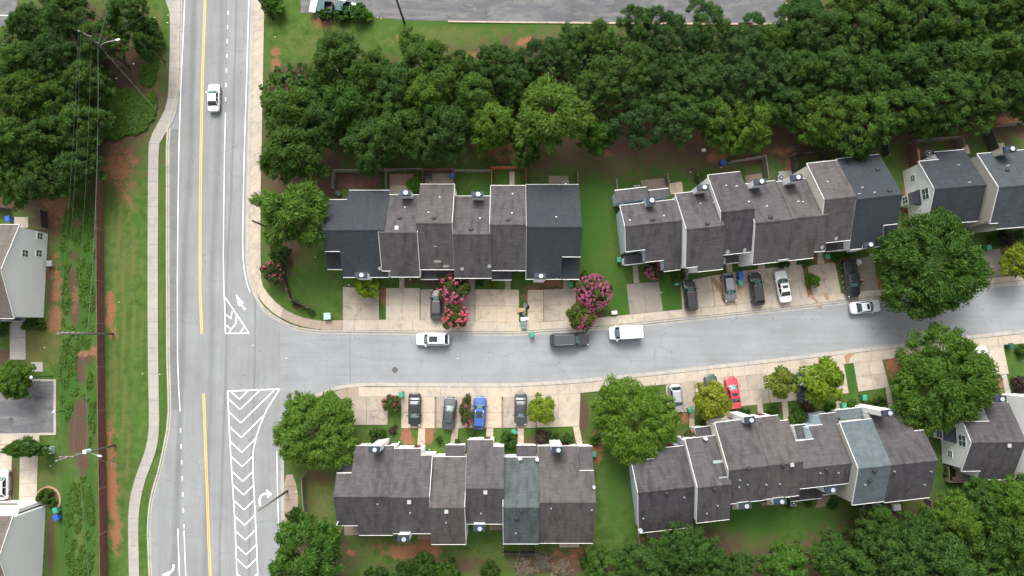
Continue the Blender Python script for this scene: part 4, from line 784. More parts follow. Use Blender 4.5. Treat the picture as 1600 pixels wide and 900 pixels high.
def plant(kind, px, py, rpx, label, group=None, tint=(1, 1, 1), zs=1.0, bloom=None, sx=1.0, lift=0, rot=None, ry=None):
    R, cz, cm, tm = random.choice(PROTO[kind]); R *= {'broad': .90, 'light': .86, 'big': .94, 'pine': .96}.get(kind, 1)
    # crown centre height decides where the crown shows
    s = 1.0
    for _ in range(4):
        zc = cz*zs*min(1.25, max(.75, s))+lift if kind not in ('shrub', 'purple', 'yellowshrub', 'brush') else cz*s; g = G(px, py, zc); s = rpx*(H-zc)/F/R
    zsc = s*zs if kind in ('shrub', 'purple', 'yellowshrub', 'brush', 'small', 'myrtle') else min(1.25, max(.75, s))*zs
    e = empty(NAME[kind], (g.x, g.y, 0), random.random()*6.283 if rot is None else rot, label, CAT[kind], group)
    shr = kind in ('shrub', 'purple', 'yellowshrub', 'brush')
    c = bpy.data.objects.new('foliage' if shr else 'crown', cm); COL.objects.link(c); c.parent = e; c.color = (*tint, 1); c.scale = (s*sx, s*(ry or 1), zsc); c.location.z = lift*1.0
    if not shr:
        t_ = bpy.data.objects.new('trunk', tm); COL.objects.link(t_); t_.parent = e; t_.scale = (s, s, zsc+lift/cz)
    if bloom:
        b = bpy.data.objects.new('blossom', BL[bloom]); COL.objects.link(b); b.parent = c
    return e
ORD = ['leftmost', 'second', 'third', 'fourth', 'fifth', 'sixth', 'seventh', 'eighth', 'ninth', 'tenth', 'eleventh', 'twelfth', 'thirteenth', 'fourteenth', 'fifteenth', 'sixteenth', 'seventeenth', 'eighteenth', 'nineteenth', 'twentieth', 'twenty-first', 'twenty-second', 'twenty-third', 'twenty-fourth', 'twenty-fifth', 'twenty-sixth']
TONE = {'pine': 'dark green pine', 'broad': 'dark leafy tree', 'light': 'brighter green tree'}
def belt(rows, where, group):
    for nm, lst in rows:
        lst = sorted(lst, key=lambda q: q[1])
        for i, (k, x, y, r, *tn) in enumerate(lst):
            o = ORD[i] + ('' if i == 0 else ' from left')
            plant(k, x, y, r, f"{TONE[k]}, {o} along {nm} of {where}".replace('dark leafy','leafy' if len(o)>12 else 'dark leafy'), group, tint=tn[0] if tn else (1, 1, 1))
W1_ = (1.1, 1.05, .9); D1 = (.84, .86, .88); B1 = (1.16, 1.12, 1.0)
belt([('the bottom edge', [('broad',450,178,50),('light',456,238,50,(.85,.85,.8)),('light',460,336,56,(.95,.95,.9)),('broad',580,225,46),('broad',620,200,48),('broad',690,205,50,D1),('light',768,195,42,(.8,.85,.8)),('light',862,180,62,(1.05,.98,.9)),
        ('broad',822,235,26),('light',935,215,28,(.9,1,.8)),('pine',1000,190,44),('pine',1060,182,44),('broad',1118,188,46,B1),('broad',1165,195,46,B1),('broad',1225,165,40),('broad',1290,182,46),('broad',1350,188,50,B1),('broad',1345,235,18),('broad',1408,170,46,B1),('broad',1455,190,28,W1_),('broad',1480,150,52),('broad',1535,165,38,D1),('broad',1590,150,44,D1)]),
      ('the middle', [('broad',500,190,46),('light',545,165,46,(.7,.8,.75)),('broad',615,140,48),('broad',660,155,46,B1),('broad',700,135,44),('light',740,150,42,(.8,.85,.8)),('broad',810,130,42,D1),('pine',935,130,42),('pine',985,110,44),('pine',1040,120,42,B1),('pine',1095,130,44),
        ('pine',1150,125,46),('pine',1200,110,40),('broad',1255,115,44),('pine',1305,110,46),('broad',1355,120,44,B1),('broad',1410,105,44),('broad',1455,95,42,D1),('broad',1510,100,46),('broad',1555,75,42)]),
      ('the top edge', [('broad',522,98,48),('broad',575,118,42,D1),('broad',655,98,46,B1),('pine',715,110,30),('broad',775,105,40,D1),('pine',830,95,34),('pine',880,82,38),('pine',925,62,34),('pine',995,40,32,B1),('pine',1050,60,42),('pine',1108,42,38,B1),('pine',1160,70,40),('broad',1215,65,38,B1),
        ('pine',1265,45,44),('broad',1325,55,46,D1),('broad',1385,40,44),('broad',1440,30,44,D1),('broad',1500,35,46,B1),('broad',1600,80,46)])],
     'the wood above houses', 'trees of the wood above the townhouses')
belt([('the back row', [('broad',1255,20,34),('broad',1330,5,40),('broad',1400,-5,40,B1),('broad',1470,-15,40),('broad',1550,10,46),('broad',1610,20,46,D1)])], 'the wood at the top frame', 'trees of the wood above the townhouses')
belt([('the bottom row', [('broad',1010,880,42),('broad',1075,862,46),('broad',1105,885,34),('broad',1155,892,26),('light',1228,882,38,(.8,.9,.8)),('broad',1300,872,38,B1),('broad',1335,882,44),('broad',1400,875,52,D1),('broad',1470,875,52),('broad',1530,885,42,B1),('broad',1590,875,48),('broad',945,888,34,B1)]),
      ('the top row', [('broad',1350,820,.1) if 0 else ('broad',1375,828,36,D1),('broad',1435,838,42),('broad',1490,812,44,B1),('broad',1535,788,40),('light',1580,790,46,(.7,.78,.72)),('light',1560,835,48,(.7,.75,.7)),('broad',1600,745,.1) if 0 else ('broad',1610,770,34,B1)])],
     'the wood at lower right', 'trees of the wood below the lower townhouses')
belt([('the right side', [('broad',195,25,34),('broad',160,60,36,D1),('broad',130,130,40,D1),('broad',128,195,42),('broad',120,262,38),('broad',228,72,22)]),
      ('the middle', [('broad',100,25,42),('broad',85,90,46,D1),('broad',95,150,40),('broad',72,215,44,D1),('broad',70,280,36,D1)]),
      ('the left side', [('broad',35,95,38),('light',38,152,46,(.62,.66,.6)),('broad',20,220,46),('broad',20,285,38),('broad',45,40,34,D1)])],
     'the wood at upper left', 'trees of the upper left wood')
plant('broad', 480, 875, 64, 'big dark tree at the main road below the lower left townhouses', tint=(.95,1.05,.95))
plant('big', 495, 672, 68, 'large round bright green tree on the lower corner of the junction', 'large street trees', rot=.5, tint=(1.2,1.15,1.1))
plant('big', 991, 655, 70, 'large bright tree between the two lower rows of townhouses', 'large street trees', rot=2.4, tint=(1.12,1.1,1))
plant('big', 1453, 414, 92, 'huge green tree leaning over the upper kerb of the side street', 'large street trees', tint=(.8,.84,.78), rot=1.1)
plant('big', 1471, 594, 87, 'huge green tree on the lower kerb, hiding the front of a white car', 'large street trees', tint=(.8,.84,.72), rot=4)
plant('light', 22, 594, 30, 'small round dark tree at the corner of the little parking court', tint=(.75,.8,.75), zs=.7)
plant('light', 38, 701, 26, 'dark feathery tree spreading over two driveways at the left edge', tint=(.5,.62,.6), zs=.6, rot=0, sx=1.35, ry=.6)
plant('small', 846, 638, 24, 'small yellow-green tree beside the black saloon on the lower driveways', tint=(1.15,1.2,1))
plant('small', 1110, 623, 31, 'olive yellow tree between the silver hatchback and the red saloon', tint=(1.3,1.15,1))
plant('small', 1221, 599, 26, 'muted olive tree on the driveways right of the red saloon', tint=(.92,.88,1.3))
plant('small', 1284, 598, 36, 'larger yellow-green tree hiding a black car, lower right driveways', tint=(.9,1.05,.9), sx=1, ry=1.1)
plant('small', 575, 447, 20, 'small lime green tree in front of the leftmost upper townhouse', tint=(1.05,1.25,.8))
plant('small', 1588, 409, 28, 'yellow-olive tree at the right edge above the side street', tint=(.95,.98,.9))
G_M = 'crape myrtles in the front gardens'
plant('myrtle', 709, 449, 26, 'crape myrtle with pink flowers, upper of the pair by the dark saloon', G_M, bloom='mid')
plant('myrtle', 711, 493, 21, 'small pink crape myrtle beside the dark saloon, nearer the street', G_M, bloom='mid')
plant('myrtle', 927, 457, 28, 'fullest bright pink crape myrtle between the upper rows', G_M, bloom='full')
plant('myrtle', 908, 493, 24, 'mostly green crape myrtle with pink only on its right side', G_M, bloom='side', rot=0, tint=(1.1,1.15,1))
plant('myrtle', 1023, 421, 16, 'sparse crape myrtle against the upper right row', G_M, bloom='mid', tint=(.8,.8,.8))
plant('myrtle', 611, 631, 15, 'little crape myrtle beside the green bin on the lower driveways', G_M, bloom='few')
plant('myrtle', 729, 643, 16, 'narrow crape myrtle leaning on the bright blue car', G_M, bloom='few', sx=.75, ry=1.55, rot=0)
plant('myrtle', 426, 426, 19, 'low crape myrtle on the verge by the curving pavement', G_M, bloom='few', tint=(.8,.8,.8))
plant('myrtle', 1078, 690, 16, 'pale pink crape myrtle at the corner of the lower right row', G_M, bloom='mid')
plant('shrub', 437, 396, 17, 'dark bush under the bright tree by the long pavement'); plant('light', 460, 806, 13, 'small dark tree by the curving path below the junction', zs=.45, tint=(.5,.55,.5)); plant('light', 476, 835, 9, 'little dark tree touching the fence below the path', zs=.4, tint=(.55,.6,.55))
plant('shrub', 487, 487, 6, 'small round dark bush at the lower end of the corner fence'); plant('shrub', 461, 473, 6, 'flat dark bush beside the corner fence, near the pavement')
for x, y, r, l, k, tn in ((44,509,9,'bright clipped shrub at the front corner of the left white house','shrub',(1.5,1.5,1)),(62,507,10,'darker clipped shrub touching the bright one by the left house','shrub',(1,1,1)),(8,503,9,'shrub under the front eave of the left house','shrub',(.9,.9,.9)),(4,518,8,'low bush beside the front walk of the left house','shrub',(1,1,1)),
    (69,776,12,'large dark shrub inside the curved brick border','shrub',(.8,.8,.8)),(80,785,8,'small shrub next to the green bin in the brick border','shrub',(1,1,.9)),
    (1268,439,12,'round clipped green shrub standing on the upper driveways','shrub',(1.4,1.5,1)),(1085,432,0,'','shrub',(1,1,1)),(1060,430,13,'wide dark shrub in front of the second upper right townhouse','shrub',(.75,.8,.8)),(1222,412,10,'dark shrub under the middle of the upper right row','shrub',(.9,.9,.9)),
    (1258,410,9,'green shrub beside a front walk of the upper right row','shrub',(1.2,1.2,1)),(1305,402,9,'hedge-like shrub right of the green bin by the upper right row','shrub',(1,1.1,.9)),(1320,398,7,'shrub end by the mulch bed near the black pickup','shrub',(1,1,.9)),
    (1552,376,9,'round shrub above the green bin at the right edge','shrub',(1,1,1)),(1572,372,14,'dark bush against the upper right edge townhouses','purple',(1.1,1.5,1)),(1590,368,9,'small dark bush near the right frame above the yellow tree','shrub',(.8,.8,.8)),
    (1592,601,14,'dark purple shrub at the right edge by a front walk','purple',(1,1,1)),(1597,549,10,'leafy bush beside the bin at the right edge','shrub',(.9,1,.9)),(772,443,6,'small round yellow shrub below the upper left row','yellowshrub',(.9,.9,.7)),
    (751,442,6,'green bush left of the round yellow shrub','shrub',(.9,1,.9)),(913,430,8,'yellowish bush at the right end of the upper left row','shrub',(1.3,1.3,.8)),(650,289,14,'bright leafy bush in the brick paved back yard','shrub',(1.5,1.8,1.1)),
    (848,683,12,'reddish brown bush in front of the chimney of the lower left row','purple',(1.2,1.5,1)),(866,686,9,'dark bush left of the rightmost walk of the lower left row','shrub',(.8,.9,.8)),(886,686,10,'round bush right of the white chimney, lower left row','shrub',(.8,.9,.9)),
    (795,688,14,'wide dark bush behind the green bin of the lower left row','shrub',(.8,.9,.8)),(715,690,5,'grey-green bush in the second lower left garden','shrub',(.8,.9,.9)),(686,687,6,'small bush at the first lower left garden','shrub',(.8,.8,.8)),
    (590,680,13,'long dark bush beside the big corner tree, lower left row','shrub',(.7,.8,.8)),(615,672,7,'dark reddish bush at the end of the first lower driveway','purple',(1.2,1.2,1)),(741,686,8,'bush between the blue car and the roof','shrub',(.8,.9,.8)),(930,688,8,'bush at the right end of the lower left row','shrub',(1,1.1,.9)),
    (1100,660,9,'bush in front of the second lower right townhouse','shrub',(.9,1,.9)),(1165,645,8,'low bush behind the red saloon','shrub',(.9,1,.9)),(1208,642,9,'bush between two front walks of the lower right row','shrub',(.8,.9,.8)),(1246,652,14,'large bush against the pale blue wall of the lower right row','shrub',(.9,1,.8)),
    (1262,635,10,'bronze bush under the larger yellow-green tree','purple',(1.6,2,.9)),(1298,636,9,'bush left of the walk near two green bins','shrub',(.9,1,.8)),(1330,632,10,'bush between the two green bins of the lower right row','shrub',(1,1,.8)),(1365,634,10,'dark bush right of the upper green bin, lower right row','shrub',(.9,.8,.7)),
    (1376,627,8,'dark bush near the big tree, lower right row','shrub',(.7,.8,.7)),(1343,782,10,'bush growing over the back eave of the blue-grey roof','shrub',(.8,1,.7)),(1300,788,8,'scruffy bush behind the patio of the lower right row','shrub',(.7,.8,.8)),(1262,785,7,'weeds by the back wall of the lower right row','shrub',(.9,1,.8)),(1236,787,7,'small bush with white pots behind the lower right row','shrub',(.8,.9,.8)),
    (560,22,16,'scrubby bush along the edge of the car park','shrub',(1.1,1.3,1)),(535,22,14,'dark scrub below the green skip','shrub',(.8,1,.9)),(508,22,12,'low scrub below the shed, car park edge','shrub',(1,1.2,.9)),(575,25,10,'bright scrub at the corner of the car park','shrub',(1.4,1.7,1)),
    (428,8,20,'bush beside the pavement at the top of the main road','shrub',(.9,1.1,.9)),(240,62,18,'dark bush at the edge of the dirt clearing, upper left','shrub',(.7,.8,.7)),(232,40,15,'bush beside the top of the left pavement','shrub',(.8,.9,.8)),(1090,277,6,'thin plants beside the dark screen behind the upper right row','shrub',(.9,1,.8)),
    (1477,655,5,'small plant under the white gable, lower right edge','shrub',(1,1,1)),(1483,738,9,'dark clipped hedge beside the patio at the lower right edge','shrub',(.7,.8,.7)),(920,705,5,'little bush at the end wall of the lower left row','shrub',(.9,1,.8)),
    (1280,880,0,'','shrub',(1,1,1)),(660,885,22,'dark scrub at the bottom frame below the lower left row','shrub',(.7,.8,.75)),(630,892,16,'low dark scrub at the bottom, left of the larger scrub','shrub',(.6,.7,.65)),(700,893,20,'dark scrub at the bottom, right of the larger scrub','shrub',(.7,.8,.7)),(925,880,18,'green scrub right of the dry brush at the bottom','shrub',(.8,.9,.8)),(590,900,20,'dark scrub right of the big dark tree at the bottom','shrub',(.6,.7,.65)),
    (765,892,16,'green-brown scrub left of the dry brush','shrub',(.8,.7,.6))):
    if r: plant(k, x, y, r, l, None, tint=tn)
for x, y, r, l in ((820,885,20,'leafless grey-brown brush at the bottom, left of three'),(850,876,18,'leafless grey-brown brush at the bottom, middle of three'),(878,888,18,'leafless grey-brown brush at the bottom, right of three'),(822,857,7,'dead pale brush inside the small fenced yard below the green-grey roof')):
    plant('brush', x, y, r, l, 'dry brush at the bottom')
# low ground cover: one sheet of tufts along the service corridor and the clearing
DB = [b for b in GB if b[0] in ('dirt', 'clay') and 80 < b[1] < 152 and 330 < b[2] < 760 and b[3] > 1 and b[3] < 30]
def ground_cover(name, blobs, n, size, mat, seed, zmax=.3, avoid=False):
    g = np.random.default_rng(seed); pts = []
    for (x, y, rx, ry, k) in blobs:
        for _ in range(int(n*k)):
            if avoid and g.random() < .25: continue
            a = g.random()*6.283; r = math.sqrt(g.random()); ux, uy = x+rx*r*math.cos(a), y+ry*r*math.sin(a)
            if avoid and (min((math.hypot((ux-b[1])/b[3], (uy-b[2])/b[4]) for b in DB)) < 1.0 or math.sin(ux*.35+uy*.11)+math.sin(uy*.21-ux*.17)+math.sin(uy*.057+1) < -.35): continue
            q = G(ux, uy); pts.append((q.x, q.y, .03+zmax*g.random(), .16+.10*g.random(), .25+.6*g.random()))
    me = leaf_cloud(name, pts, len(pts)*5, size, mat, seed, upbias=1.2); o = bpy.data.objects.new(name, me); COL.objects.link(o); o['kind'] = 'stuff'; return o
ground_cover('ground_cover', [(122,380,27,70,1.4),(122,480,26,80,1.2),(112,590,20,70,.8),(125,830,24,90,1.6),(140,640,9,60,.5)], 1700, .10, L_LIGHT, 41, .08, True)
ground_cover('kudzu_undergrowth', [(186,185,24,26,1),(205,195,26,16,.8),(222,176,20,22,.7),(196,160,26,20,.8),(172,160,14,34,.5),(180,208,16,10,.3),(238,165,8,22,.2),(232,118,12,18,.3),(242,96,6,16,.15)], 1500, .13, L_LIGHT, 42, .25)
ground_cover('forest_undergrowth', [(470,150,60,50,1),(600,170,120,70,2.5),(760,150,90,70,1.6),(950,120,120,70,2.5),(1150,120,140,70,2.5),(1350,110,130,70,2.5),(1530,110,90,70,1.6),(1400,860,120,50,1.5),(1540,830,90,60,1.5),(1080,880,90,24,.8),(80,120,100,110,2),(60,260,80,50,.8)], 420, .3, L_BROAD, 43, 1.4)
# ---------------- vehicles ----------------
def paint(name, c, metal=.0, rough=.28): 
    t = NT(name); n = t.noise(t.coord(), 2.5, 4, .6); return t.pr(t.mix(tuple(x*.92 for x in c), tuple(min(.85, x*1.06) for x in c), n), t.mix(rough, rough+.14, n), metal, coat=.6)
M_CGL = flat('car_glass', (.012,.022,.026), .06, var=.1, spec=.9); M_WSG = flat('tinted_windscreen', (.09,.16,.16), .08, var=.3, spec=1); M_TYRE = flat('tyre_rubber', (.02,.02,.02), .85); M_RIM = flat('alloy_rim', (.45,.46,.47), .35, .8); M_BLK = flat('black_plastic', (.018,.018,.02), .5)
M_HL = flat('headlight_lens', (.62,.66,.68), .15); M_TL = flat('taillight_lens', (.35,.015,.015), .2); M_CHR = flat('chrome', (.6,.6,.6), .2, .9)
TY = {  # windscreen base, windscreen top, rear top, rear base (fraction of length from the middle), belt, roof, hood z
 'sedan': (.215,.085,-.17,-.315,.93,1.45,.80), 'hatch': (.235,.12,-.29,-.425,.95,1.50,.84), 'suv': (.235,.12,-.37,-.465,1.10,1.74,1.0), 'longsuv': (.22,.13,-.40,-.465,1.18,1.90,1.08), 'van': (.32,.20,-.485,-.495,1.15,1.95,1.0), 'pickup': (.20,.12,-.10,-.14,1.2,1.85,1.08)}
def rrect(x0, x1, hw, z, bow0=.0, bow1=.0, k=.22, n=3):
    pts = []; r = hw*k
    for cx, cy, a0 in ((x1-r, hw-r, 0), (x0+r, hw-r, 90), (x0+r, -hw+r, 180), (x1-r, -hw+r, 270)):
        seq = range(n+1)
        for i in seq: a = R_(a0+90*i/n); pts.append([cx+r*math.cos(a), cy+r*math.sin(a), z])
    for p in pts:
        f = 1-(p[1]/hw)**2
        if p[0] > (x0+x1)/2: p[0] += bow1*f
        else: p[0] -= bow0*f
    return pts
def car(px, py, head, ty, L, col, label, W=1.82, cat='car', roofc=None, sun=None, rails=False, name='parked_car', group=None, tonneau=True, glass=None):
    xh, xw, xr, xb, belt, roof, hood = TY[ty]; g = G(px, py, .9); e = empty(name, (g.x, g.y, .014), R_(head), label, cat, group)
    if abs(g.x+0) and name == 'parked_car_on_drive': pass
    hw = W/2; xs = np.array([-.5,-.485,-.46,-.40,-.32,xb,xb+.1,0,.1,xh,.34,.42,.465,.487,.5]); xs = np.unique(np.round(xs, 4)); rings = []
    for f in xs:
        x = f*L; tpr = max(0, (abs(f)-.36)/.14); w = hw*(1-.22*tpr**2.2 - (.13 if abs(f) > .495 else 0))
        if f > xh: z = hood - .17*((f-xh)/(.5-xh))**1.8 + .03
        elif f < xb: z = (belt-.03) if ty in ('sedan',) else belt-.08
        else: z = belt
        if f > .495: z -= .12
        if f < -.49: z -= .10
        if ty == 'van' and f < xh: z = belt
        lo = .24 + (.10 if abs(f) > .48 else 0)
        half = [(w*.80, lo), (w*.97, lo+.12), (w, .60), (w*.985, z-.14), (w*.93, z-.03), (w*.80, z+.005), (w*.35, z+.035)]
        rings.append([(x, y, zz) for y, zz in half] + [(x, -y, zz) for y, zz in half[::-1]])
    m = MB(); m.loft(rings); bd = m.build('body', col, e, smooth=True)
    hr = .66 if ty not in ('van', 'longsuv', 'pickup', 'suv') else (.70 if ty == 'suv' else .76); hr = .9 if ty == 'van' else hr
    hb = .87 if ty != 'van' else .93
    gl = M_CGL
    lv = [rrect(xb*L, xh*L, hw*hb, belt-.03, .03, .16), rrect((xb*.65+xr*.35)*L, (xh*.62+xw*.38)*L, hw*(hb*.62+hr*.38), belt+(roof-belt)*.42, .04, .14), rrect(xr*L, xw*L, hw*hr, roof-.045, .05, .10)]
    m = MB(); m.loft(lv); m.build('windows', gl, e, smooth=False)
    # front screen, set just proud of the glasshouse
    a0, a1 = xh*L+.12, xw*L+.07; m = MB()
    ys = np.linspace(-1, 1, 7)
    P0 = [(a0+.035-.13*y*y, y*hw*hb*.84, belt+.02) for y in ys]; P1 = [(a1+.06-.10*y*y, y*hw*hr*.86, roof-.075) for y in ys]
    m.add(P0+P1, [(i, i+1, 7+i+1, 7+i) for i in range(6)]); m.build('windscreen', glass or M_WSG, e)
    # roof panel and pillars
    rc = roofc or col; m = MB(); k0 = -.02 if ty not in ('van',) else .02
    m.loft([rrect(xr*L-.03, xw*L+.02, hw*hr+.02, roof-.05, .05, .10), rrect(xr*L+.02, xw*L-.04, hw*hr-.03, roof+.0, .05, .09), rrect(xr*L+.15, xw*L-.18, hw*hr-.16, roof+.025, .04, .07)]); 
    xm = (xw+xr)/2*L
    for s in (-1, 1):
        m.tube([(xh*L-.02, s*hw*hb*.97, belt-.02), (xw*L, s*hw*hr, roof-.04)], .035, 6); m.tube([(xb*L+.05, s*hw*hb*.97, belt-.02), (xr*L+.05, s*hw*hr, roof-.04)], .06, 6)
        if ty != 'pickup': m.tube([(xm, s*hw*hb*.995, belt-.02), (xm, s*hw*hr, roof-.04)], .04, 6)
    m.build('roof', rc, e, smooth=False)
    if ty == 'van':
        for s in (-1, 1):
            m = MB(); m.box((-.16*L, s*(hw*.925), (belt+roof)/2-.02), (.62*L, .05, roof-belt-.04)); m.build('side_panel', col, e)
        m = MB(); m.box((-.487*L, 0, (belt+roof)/2-.02), (.06, W*.86, roof-belt-.06)); m.build('rear_door', col, e)
    if ty == 'pickup':
        m = MB(); x0, x1 = -.49*L, xb*L-.08; m.box(((x0+x1)/2, 0, belt-.03), (x1-x0, W*.86, .10)); m.build('tonneau_cover', M_BLK, e, bevel=.02)
        m = MB(); m.box(((x0+x1)/2+.05, -.12, belt+.03), ((x1-x0)*.72, .07, .02)); m.build('cover_strip', M_CHR, e)
    if sun: m = MB(); a, b = sun; m.loft([rrect(a*L, b*L, hw*hr*.66, roof+.005), rrect(a*L, b*L, hw*hr*.66, roof+.034)]); m.build('sunroof', M_CGL, e)
    if rails:
        for s in (-1, 1): m = MB(); m.tube([(xr*L+.15, s*hw*hr*.9, roof+.0), (xr*L+.3, s*hw*hr*.9, roof+.09), (xw*L-.35, s*hw*hr*.9, roof+.09), (xw*L-.2, s*hw*hr*.9, roof)], .028, 6); m.build('roof_rail', M_CHR, e)
    for s in (-1, 1):
        m = MB(); m.loft([[(xh*L-.16+.10*math.cos(a*.785), s*(hw+.10)+.10*math.sin(a*.785)*1.1, belt+z) for a in range(8)] for z in (-.02, .12)]); m.build('wing_mirror', col if ty != 'pickup' else M_BLK, e)
        m = MB(); m.box((L*.458, s*hw*.66, hood-.17), (.20, .34, .13), rz=-s*.35); m.build('headlight', M_HL, e)
        m = MB(); m.box((-L*.472, s*hw*.68, belt-.16), (.12, .30, .16), rz=s*.3); m.build('taillight', M_TL, e)
    wr = .33 if ty in ('sedan', 'hatch') else .38
    for fx in (.315, -.305):
        for s in (-1, 1):
            m = MB(); n = 18; y0, y1 = s*(hw-.20), s*(hw+.012)
            m.loft([[(fx*L+r*math.cos(t*6.2832/n), y, wr+r*math.sin(t*6.2832/n)) for t in range(n)] for y, r in ((y0, wr*.93), (y0+s*.03, wr), (y1-s*.03, wr), (y1, wr*.92))]); ww = m.build('wheel', M_TYRE, e, smooth=False)
            m = MB(); m.loft([[(fx*L+r*math.cos(t*6.2832/n), y, wr+r*math.sin(t*6.2832/n)) for t in range(n)] for y, r in ((y1-s*.01, wr*.64), (y1+s*.012, wr*.60))]); m.build('rim', M_RIM, ww)
    if px and name != 'car_on_road': e.location.z = .014 if name.startswith('street') else .105
    return e
WHITE = paint('white_car_paint', (.78,.78,.77), 0, .25); BLACK = paint('black_car_paint', (.016,.017,.020), 0, .22); CHAR = paint('charcoal_car_paint', (.055,.060,.068), .3, .3); GREY = paint('grey_car_paint', (.20,.20,.21), .5, .3)
SILV = paint('silver_car_paint', (.46,.46,.48), .6, .3); BLUE = paint('bright_blue_car_paint', (.022,.08,.32), 0, .25); RED = paint('bright_red_car_paint', (.48,.025,.05), 0, .25); PEARL = paint('pearl_silver_car_paint', (.66,.68,.69), .2, .28); BRN = paint('brown_grey_car_paint', (.085,.070,.072), .4, .25); DGRN = paint('dark_green_car_paint', (.02,.045,.035), .1, .3); NAVY = paint('navy_car_paint', (.012,.018,.035), 0, .25)
G_ST, G_DR = 'vehicles standing on the roads', 'cars parked on the driveways'
def K(*a, st=False, **k): return car(*a, name=k.pop('name', 'street_car' if st else 'parked_car'), group=G_ST if st else G_DR, **k)
K(333,152,91.5,'sedan',4.25, WHITE, 'white saloon driving up the main road beside the double yellow line', st=True, W=1.75)
K(676,530,180,'suv',4.85, WHITE, 'white crossover with large dark glass roof at the upper kerb', st=True, sun=(-.16,.09))
K(889.5,531,2.2,'longsuv',5.65, CHAR, 'long black estate vehicle with roof rails, parked at the upper kerb beside a green bin', st=True, W=2.0, rails=True)
K(977.5,519.5,184,'van',4.75, WHITE, 'plain white van standing in the side street', st=True, cat='van', name='street_van', W=1.95)
K(1352.7,479.5,6.5,'sedan',4.45, PEARL, 'silver-white saloon with small black sunroof at the kerb below the pickup', st=True, sun=(-.02,.06))
K(682,476,90,'hatch',4.45, BRN, 'dark brown-grey saloon partly under the pink crape myrtles')
K(1078.5,461.5,96,'suv',4.5, BLACK, 'black crossover at the left end of the upper right driveways')
K(1139.5,448.5,277,'hatch',4.2, GREY, 'grey hatchback with dark sides next to the two blue bins')
K(1182.2,451.5,96.5,'suv',4.8, BLACK, 'black crossover between the green bin and the white saloon')
K(1224,447.5,99,'sedan',4.7, WHITE, 'white saloon with dark sunroof on the upper right driveways', sun=(-.07,.02))
K(1330,435,276,'pickup',5.6, BLACK, 'black pickup truck with covered bed on the mulch-lined driveway', cat='pickup truck', name='pickup_truck', W=2.0, sun=(.0,.06))
K(647.7,640,270,'sedan',4.7, BLACK, 'black car with red tail, leftmost on the lower driveways')
K(702,646,84.5,'sedan',4.6, CHAR, 'charcoal saloon standing left of the bright blue car')
K(749.3,645,87.5,'suv',4.75, BLUE, 'bright blue crossover with roof rails and black sunroof', sun=(-.14,.05), rails=True)
K(813.5,639.5,269,'sedan',4.55, CHAR, 'dark grey-black saloon beside the small yellow-green tree, lower left driveways', W=1.78)
K(1057,622.5,275,'hatch',4.0, SILV, 'silver hatchback right of the large bright tree', roofc=SILV)
K(1113,610,96,'sedan',4.5, DGRN, 'dark green car hidden under the olive yellow tree')
K(1145.7,613.5,98,'sedan',4.6, RED, 'bright red saloon with sunroof on the lower right driveways', sun=(-.10,.0))
K(1254.5,605,98,'sedan',4.5, NAVY, 'black car half hidden between the two yellow-green trees')
K(1538,565,101,'sedan',4.5, WHITE, 'white car half hidden under the huge tree at the right')
K(2,757,92,'hatch',4.3, WHITE, 'white car cut by the left frame on the lower left driveway')

# ---------------- poles and lines ----------------
M_POLE = flat('weathered_pole_timber', (.16,.14,.12), .9, var=.3, scale=4); M_POLED = flat('dark_pole_timber', (.07,.06,.05), .9); M_INS = flat('porcelain', (.55,.55,.53), .3); M_TRF = flat('transformer_grey', (.50,.55,.58), .45, var=.05); M_WIRE = flat('line_wire', (.12,.13,.13), .6, .2); M_CABLE = flat('black_cable', (.10,.13,.13), .6)
def upole(px, py, h, label, arm=0, lamp=None, trf=False, mat=M_POLE, az=0, armh=-1.9):
    g = G(px, py); e = empty('utility_pole', (g.x, g.y, 0), 0, label, 'utility pole', 'utility poles')
    m = MB(); m.tube([(0, 0, 0), (0, 0, h)], [.17, .11], 12); m.build('pole', mat, e, smooth=True)
    if arm:
        m = MB(); m.box((0, .16, h+armh), (arm, .10, .12), rz=az); m.build('crossarm', M_POLE, e)
        for s in (-1, 0, 1): m = MB(); m.tube([(s*arm*.45*math.cos(az), .16+s*arm*.45*math.sin(az), h+armh+.06), (s*arm*.45*math.cos(az), .16+s*arm*.45*math.sin(az), h+armh+.30)], [.07, .045], 8); m.build('insulator', M_INS, e)
        m = MB(); m.tube([(0, 0, h), (0, 0, h+.35)], [.07, .04], 8); m.build('insulator', M_INS, e)
        m = MB(); m.box((0, .16, h+armh-2.4), (arm*.5, .08, .1), rz=az); m.build('crossarm', M_POLE, e)
    if trf: m = MB(); m.tube([(.38, .28, h-5.9), (.38, .28, h-4.9)], .29, 14); m.box((.38, .28, h-4.86), (.5, .5, .1)); m.build('transformer', M_TRF, e)
    if lamp:
        ax, ay, lz = lamp; m = MB(); d = Vector((ax, ay, 0)); m.tube([(0, 0, lz-.5), d*.4+Vector((0, 0, lz)), d+Vector((0, 0, lz+.15))], .04, 6); ar = m.build('lamp_arm', M_GALV, e)
        m = MB(); t = d.normalized(); c = d + t*.25 + Vector((0, 0, lz+.13)); m.loft([[c + t*(.38*math.cos(a*.785)) + Vector((-t.y, t.x, 0))*(.15*math.sin(a*.785)) + Vector((0, 0, z)) for a in range(8)] for z in (-.07, .05)]); m.build('lamp_head', M_INS, e)
    return g
p1 = upole(202,104,11.8,'utility pole with street lamp beside the dirt clearing, upper left', 2.0, (2.6, .5, 7.9), mat=M_POLED, az=-.4, armh=-1.2)
p2 = upole(177,522,12,'slim utility pole leaning across the brown fence, no lamp', 1.6)
p3 = upole(180,695.5,12.6,'utility pole with transformer and lamp arm near the parking court', 1.8, (1.5, -.35, 6.5), True)
